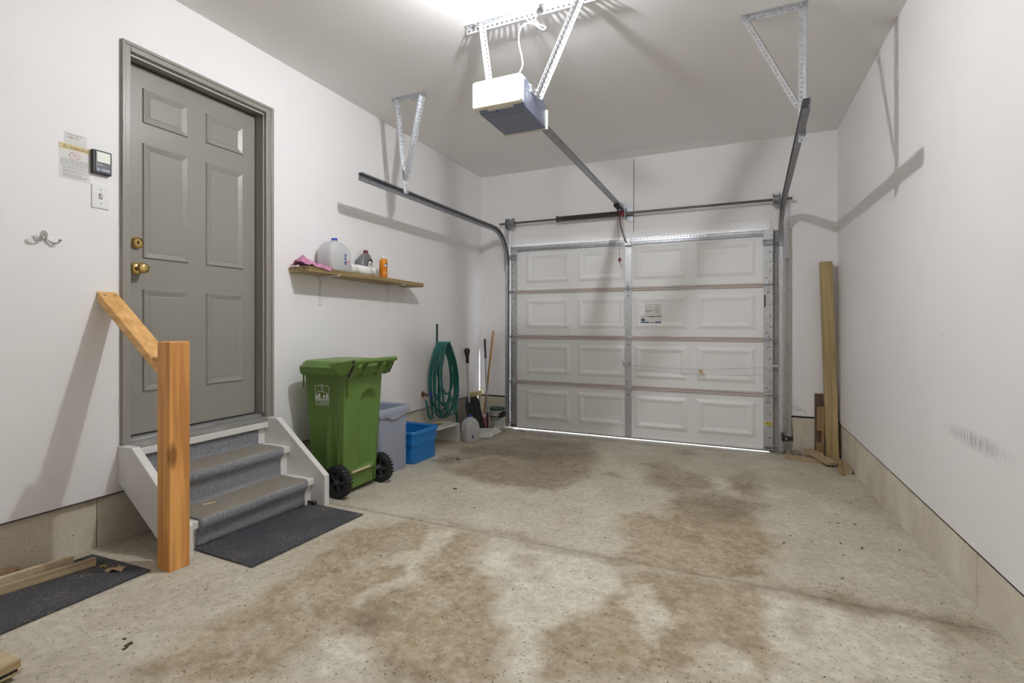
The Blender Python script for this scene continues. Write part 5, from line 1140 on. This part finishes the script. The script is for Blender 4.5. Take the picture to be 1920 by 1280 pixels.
# ================================================================== BACK-LEFT CORNER CLUTTER
Mx = Matrix.Translation((0.288, 4.300, 0)) @ Matrix.Rotation(R(-6), 4, 'Z')
t = thing('low_bench', (0.2, 4.1, zf(4.1)), 'low white melamine bench board beside the blue box', 'bench')
MB().box(-0.255, 0.0, -0.47, 0.0, 0.214, 0.230, Mx).build('top_board', M['melam'], t, bevel=0.001)
MB().box(-0.255, 0.0, -0.016, 0.0, zf(4.29) + 0.0005, 0.214, Mx).build('end_panel', M['melam'], t, bevel=0.001)
MB().box(-0.255, 0.0, -0.47, -0.454, zf(3.83) + 0.0005, 0.214, Mx).build('end_panel', M['melam'], t, bevel=0.001)
t = thing('wood_block', (0.185, 4.09, 0.231), 'small yellow and black wooden block on the white bench board', 'block')
Mb = Matrix.Translation((0.185, 4.09, 0.231)) @ Matrix.Rotation(R(25), 4, 'Z')
MB().box(-.03, .03, -.035, .035, 0, .016, Mb).build('block_base', M['palew'], t, bevel=.002); MB().box(-.028, .028, -.033, .033, .016, .026, Mb).build('block_middle', M['black'], t, bevel=.001); MB().box(-.03, .03, -.035, .035, .026, .034, Mb).build('block_top', M['foam'], t, bevel=.001)
y = 4.415
t, Mx = jug('empty white milk jug with blue cap standing on the floor by the bench', (0.345, y, zf(y)), 0.078, 0.078, 0.262, 60, M['bluek'], M['milk'])
O = Mx @ Vector((-0.030, -0.0795, 0.035)); U = (Mx.to_3x3() @ Vector((1, 0, 0))); V = Vector((0, 0, 1))
MB().rect2(O, U, V, 0.0, 0.026, 0.012, 0.034).build('label_band', M['bluep'], t); MB().rect2(O, U, V, 0.0, 0.026, 0.0, 0.011).rect2(O, U, V, 0.0, 0.02, 0.036, 0.044).build('label_band', M['redp'], t)

# snow shovel leaning on the left wall
t = thing('snow_shovel', (0.13, 4.82, zf(4.82)), 'snow shovel with black scoop and grey shaft leaning on the left wall', 'shovel')
MB().cyl((0.092, 4.845, 0.34), (0.062, 4.865, 0.800), 0.0135, seg=12).build('shaft', M['galv'], t, smooth=True)
mb = MB().cyl((0.064, 4.863, 0.775), (0.058, 4.866, 0.845), 0.018, seg=12)
mb.tube(catmull([(0.058, 4.866, 0.835), (0.058, 4.850, 0.868), (0.056, 4.830, 0.918), (0.056, 4.866, 0.930), (0.056, 4.902, 0.918), (0.058, 4.882, 0.868), (0.058, 4.866, 0.835)], 6), 0.015, 8); mb.box(0.050, 0.064, 4.845, 4.887, 0.845, 0.905); mb.build('d_grip', M['black'], t, smooth=True, angle=180)
vs = []; nu, nv = 14, 10
for i in range(nu + 1):
    for j in range(nv + 1):
        u, v = i / nu, j / nv; c = (u - .5) * 2
        wd = 0.165 - 0.050 * max(0, (v - 0.78) / 0.22) ** 1.5
        yy = 4.845 + c * wd; zz = zf(4.85) + 0.006 + v * 0.375
        vs.append((0.190 - 0.055 * v + 0.045 * c * c + 0.03 * (1 - v) ** 2 - 0.055, yy, zz))
o = MB().add(vs, [(i * (nv + 1) + j, i * (nv + 1) + j + 1, (i + 1) * (nv + 1) + j + 1, (i + 1) * (nv + 1) + j) for i in range(nu) for j in range(nv)]).build('scoop', M['black'], t, smooth=True, angle=180); o.modifiers.new('t', 'SOLIDIFY').thickness = .006
for c in (-.5, 0, .5): MB().tube([(0.148 + .02 * c * c, 4.845 + c * .15, zf(4.85) + .02), (0.103 + .02 * c * c, 4.845 + c * .15, .36)], 0.006, 6).build('scoop_rib', M['black'], t, smooth=True)

# broom: wooden pole, pink head
t = thing('broom', (0.15, 5.09, zf(5.09)), 'push brush with pink bristles and brown wooden pole in the back left corner', 'broom')
MB().cyl((0.142, 5.112, 0.140), (0.172, 5.297, 1.128), 0.0125, seg=12).build('pole', M['handle'], t, smooth=True)
MB().cyl((0.141, 5.106, 0.118), (0.143, 5.118, 0.170), 0.016, seg=12).build('socket', M['plastic'], t, smooth=True)
MB().rings([rrect(.105, .195, 5.080, 5.125, .006, zf(5.08) + .003, 2, 1), rrect(.110, .190, 5.083, 5.122, .006, .118, 2, 1)]).build('bristles', M['pinkb'], t)
MB().rings([rrect(.108, .192, 5.081, 5.124, .006, .116, 2, 1), rrect(.112, .188, 5.085, 5.120, .006, .134, 2, 1)]).build('head', M['pinkb'], t)
t = thing('metal_pole', (0.235, 5.03, zf(5.03)), 'slim dark metal pole crossing the broom in the back left corner', 'pole')
MB().cyl((0.238, 5.020, zf(5.02) + .001), (0.062, 5.290, 1.030), 0.0095, seg=12).build('tube', M['galvd'], t, smooth=True)
MB().cyl((0.1000, 5.2317, 0.808), (0.062, 5.290, 1.030), 0.0125, seg=12).build('grip', M['black'], t, smooth=True)
MB().tube([(0.2385, 5.019, zf(5.02) + .002), (0.205, 5.071, .2)], 0.0115, 10).build('end_cap', M['black'], t, smooth=True)
o = MB().box(0.001, 0.040, 4.98, 5.285, 0.372, 0.418).build('foam_block', M['foam'], bevel=0.006); tag(o, 'yellow foam strip wedged in the back left corner above the foundation', 'foam')
# pail
c = Vector((0.268, 5.205, zf(5.205))); t = thing('pail', c, 'white plastic pail with dark green lid in the back left corner', 'pail')
MB().lathe([(.072, 0), (.076, .004), (.084, .222), (.086, .226)], c, 'Z', 32).build('pail_body', M['dirtw'], t, smooth=True, angle=40)
MB().lathe([(.087, .212), (.090, .214), (.091, .232), (.088, .238), (.080, .240), (.076, .236), (.01, .236)], c, 'Z', 32).build('lid', M['dgreen'], t, smooth=True, angle=35)
MB().lathe([(.079, .130), (.083, .132), (.084, .146), (.081, .148)], c, 'Z', 32).build('rib_band', M['dgreen'], t, smooth=True)
MB().tube(catmull([c + Vector((-.087, 0, .205)), c + Vector((-.072, -.060, .150)), c + Vector((0, -.095, .105)), c + Vector((.072, -.060, .130)), c + Vector((.087, 0, .205))], 6), .005, 8).build('bail_handle', M['dgreen'], t, smooth=True)
# plastic bag on the floor
vs = []; n = 30
for i in range(n + 1):
    for j in range(n + 1):
        u, v = i / n, j / n
        a = Vector((0.245, 4.56, 0)).lerp(Vector((0.200, 4.90, 0)), v); b = Vector((0.470, 4.60, 0)).lerp(Vector((0.430, 5.00, 0)), v); p = a.lerp(b, u)
        ed = min(u, 1 - u, v, 1 - v); nz = noise.fractal(Vector((p.x * 11, p.y * 9, 4)), 1.0, 2.0, 4)
        p += Vector((0.02 * noise.noise(Vector((v * 5, 1, 0))) * (u in (0, 1)), 0.02 * noise.noise(Vector((u * 5, 7, 0))), 0))
        vs.append((p.x, p.y, zf(p.y) + 0.005 + min(1, ed * 7) * max(0.0, 0.040 + 0.035 * nz + 0.075 * math.exp(-((u - .06) / .16) ** 2 - ((v - .4) / .22) ** 2))))
o = MB().add(vs, [(i * (n + 1) + j, i * (n + 1) + j + 1, (i + 1) * (n + 1) + j + 1, (i + 1) * (n + 1) + j) for i in range(n) for j in range(n)]).build('plastic_bag', M['bag'], smooth=True, angle=180); o.modifiers.new('t', 'SOLIDIFY').thickness = .002
tag(o, 'crumpled white plastic bag lying on the floor beside the milk jug', 'bag')

# ================================================================== SENSORS, WIRES
for x, s, lb in ((0.362, -1, 'left'), (3.196, 1, 'right')):
    z = 0.176; ln = .035 if s < 0 else .075; t = thing('safety_sensor', (x, 5.2, z), 'small black door safety sensor clamped low on the %s track' % lb, 'sensor')
    MB().box(min(x + s * -.01, x + s * ln), max(x + s * -.01, x + s * ln), 5.105, 5.145, z - .018, z + .018).build('sensor_body', M['black'], t, bevel=.004)
    MB().box(x - .010, x + .010, 5.145, 5.206, z - .032, z + .032).build('clip', M['black'], t, bevel=.002)
    MB().lathe([(.007, 0), (.007, -.003), (.003, -.005)], (x + s * .020, 5.105, z), 'Y', 12).build('lens', M['whitep'], t)
    if s > 0: MB().tube(catmull([(x + s * .02, 5.13, z - .016), (x + s * .03, 5.20, z - .05), (x + s * .085, 5.29, z - .03), (x + s * .075, 5.30, z + .16)], 5), .002, 6).build('sensor_wire', M['black'], t)
o = MB().tube(catmull([(3.290, D - .004, .455), (3.315, D - .012, .452), (3.345, D - .012, .425), (3.375, D - .008, .412), (3.395, D - .006, .385), (3.392, D - .006, .378)], 6), .0018, 6); o.tube(catmull([(3.285, D - .004, .445), (3.30, D - .012, .425), (3.34, D - .014, .410), (3.36, D - .010, .410)], 6), .0018, 6)
tag(o.build('loose_wire', M['wire']), 'thin loose wire curling from the right door jamb', 'wire')

# ================================================================== LUMBER IN THE BACK-RIGHT CORNER
o = MB(); a, b = Vector((3.585, 5.190, zf(5.19) + .001)), Vector((3.538, 5.225, 1.772)); Mx = frame(a, b - a, (1, 0, 0))
o = MB().box(0, (b - a).length, -0.040, 0.040, -0.046, 0.046).build('timber_post', wood('weathered_timber', (0.48, 0.36, 0.17), (0.32, 0.225, 0.10), 'X', 0.8), bevel=.002); o.matrix_world = Mx
tag(o, 'tall weathered timber post leaning in the back right corner', 'timber')
o = MB().box(3.462, 3.528, 5.285, 5.3095, zf(5.29), .575).build('timber_board', M['dwood'], bevel=.001); tag(o, 'short dark brown board standing behind the tall timber post', 'board')
o = MB().box(3.474, 3.530, 5.240, 5.283, .245, .462).box(3.510, 3.530, 5.240, 5.283, .135, .245).box(3.470, 3.530, 5.240, 5.283, zf(5.26), .135).build('notched_block', M['mwood'], bevel=.001); tag(o, 'brown notched wood block standing beside the tall timber post', 'wood block')
o = MB().prism([(3.510, .060), (3.540, .012), (3.515, .008), (3.478, .010)], 'Y', 5.170, 5.235).prism([(3.59, .20), (3.628, .36), (3.632, .12)], 'Y', 5.282, 5.305).build('insulation_scrap', M['insul'], bevel=.003); tag(o, 'scrap of pink insulation tucked behind the timber post', 'insulation')
def plank(p, q, w_, h_, m, label, cat='plank', roll=0):
    p, q = Vector(p), Vector(q); Mx = frame(p, q - p, (0, 0, 1)) @ Matrix.Rotation(R(roll), 4, 'X')
    o = MB().box(0, (q - p).length, -w_ / 2, w_ / 2, 0, h_).build('plank', m, bevel=.0015); o.matrix_world = Mx; return tag(o, label, cat)
plank((3.205, 5.035, zf(5.03) + .001), (3.560, 5.035, zf(5.03) + .001), .11, .024, M['lumberx'], 'short plank lying flat along the back wall under the slanted plank')
plank((3.400, 5.225, zf(5.2) + .050), (3.530, 4.870, zf(4.87) + .018), .085, .024, M['lumberx'], 'slanted plank lying across the flat plank in the corner')
plank((3.610, 5.080, zf(5.08) + .001), (3.608, 4.670, zf(4.67) + .001), .060, .034, M['lumberx'], 'pale lumber offcut lying against the right foundation')
plank((3.592, 4.930, zf(4.93) + .040), (3.550, 4.600, zf(4.60) + .001), .028, .024, M['shelfw'], 'thin dark offcut leaning on the pale offcut at the right foundation')

# ================================================================== FLOOR DEBRIS
def crumbs(name, label, spots, m, seed):
    rnd = random.Random(seed); mb = MB()
    for (cx, cy, sx, sy, k, smin, smax) in spots:
        for _ in range(k):
            x = cx + rnd.gauss(0, 1) * sx; y = cy + rnd.gauss(0, 1) * sy
            if not (0.0 < x < W - .01 and y < D - 0.012): continue
            s = rnd.uniform(smin, smax); a = rnd.uniform(0, 6.28); Mx = Matrix.Translation((x, y, zf(y) + 0.0005)) @ Matrix.Rotation(a, 4, 'Z')
            mb.box(-s, s, -s * rnd.uniform(.25, .7), s * rnd.uniform(.25, .7), 0, s * rnd.uniform(.2, .6), Mx)
    return tag(mb.build(name, m), label, 'debris', kind='stuff')
crumbs('leaf_litter', 'dry leaf litter and grit along the base of the garage door wall', [(0.30, 5.10, .05, .05, 40, .003, .014), (0.36, 5.02, .04, .04, 16, .004, .016), (0.24, 4.98, .06, .06, 20, .003, .010), (3.33, 5.22, .05, .04, 26, .003, .012), (3.40, 5.27, .06, .02, 24, .003, .010), (0.62, 5.12, .03, .02, 4, .008, .02), (3.55, 4.98, .03, .05, 14, .003, .010)], M['debris'], 5)
crumbs('dark_crumbs', 'dark dirt crumbs scattered over the concrete floor', [(0.95, 1.0, .03, .02, 3, .004, .012), (1.1, 1.9, .5, .5, 40, .001, .004), (2.3, 1.7, .6, .6, 60, .001, .0035), (2.2, 3.6, .8, .7, 60, .001, .005), (3.3, 3.4, .15, .6, 30, .002, .007), (0.62, 3.66, .03, .02, 2, .008, .02), (1.04, 2.95, .02, .01, 1, .012, .02)], mat('dirt_crumb', (.06, .05, .04), .9), 6)
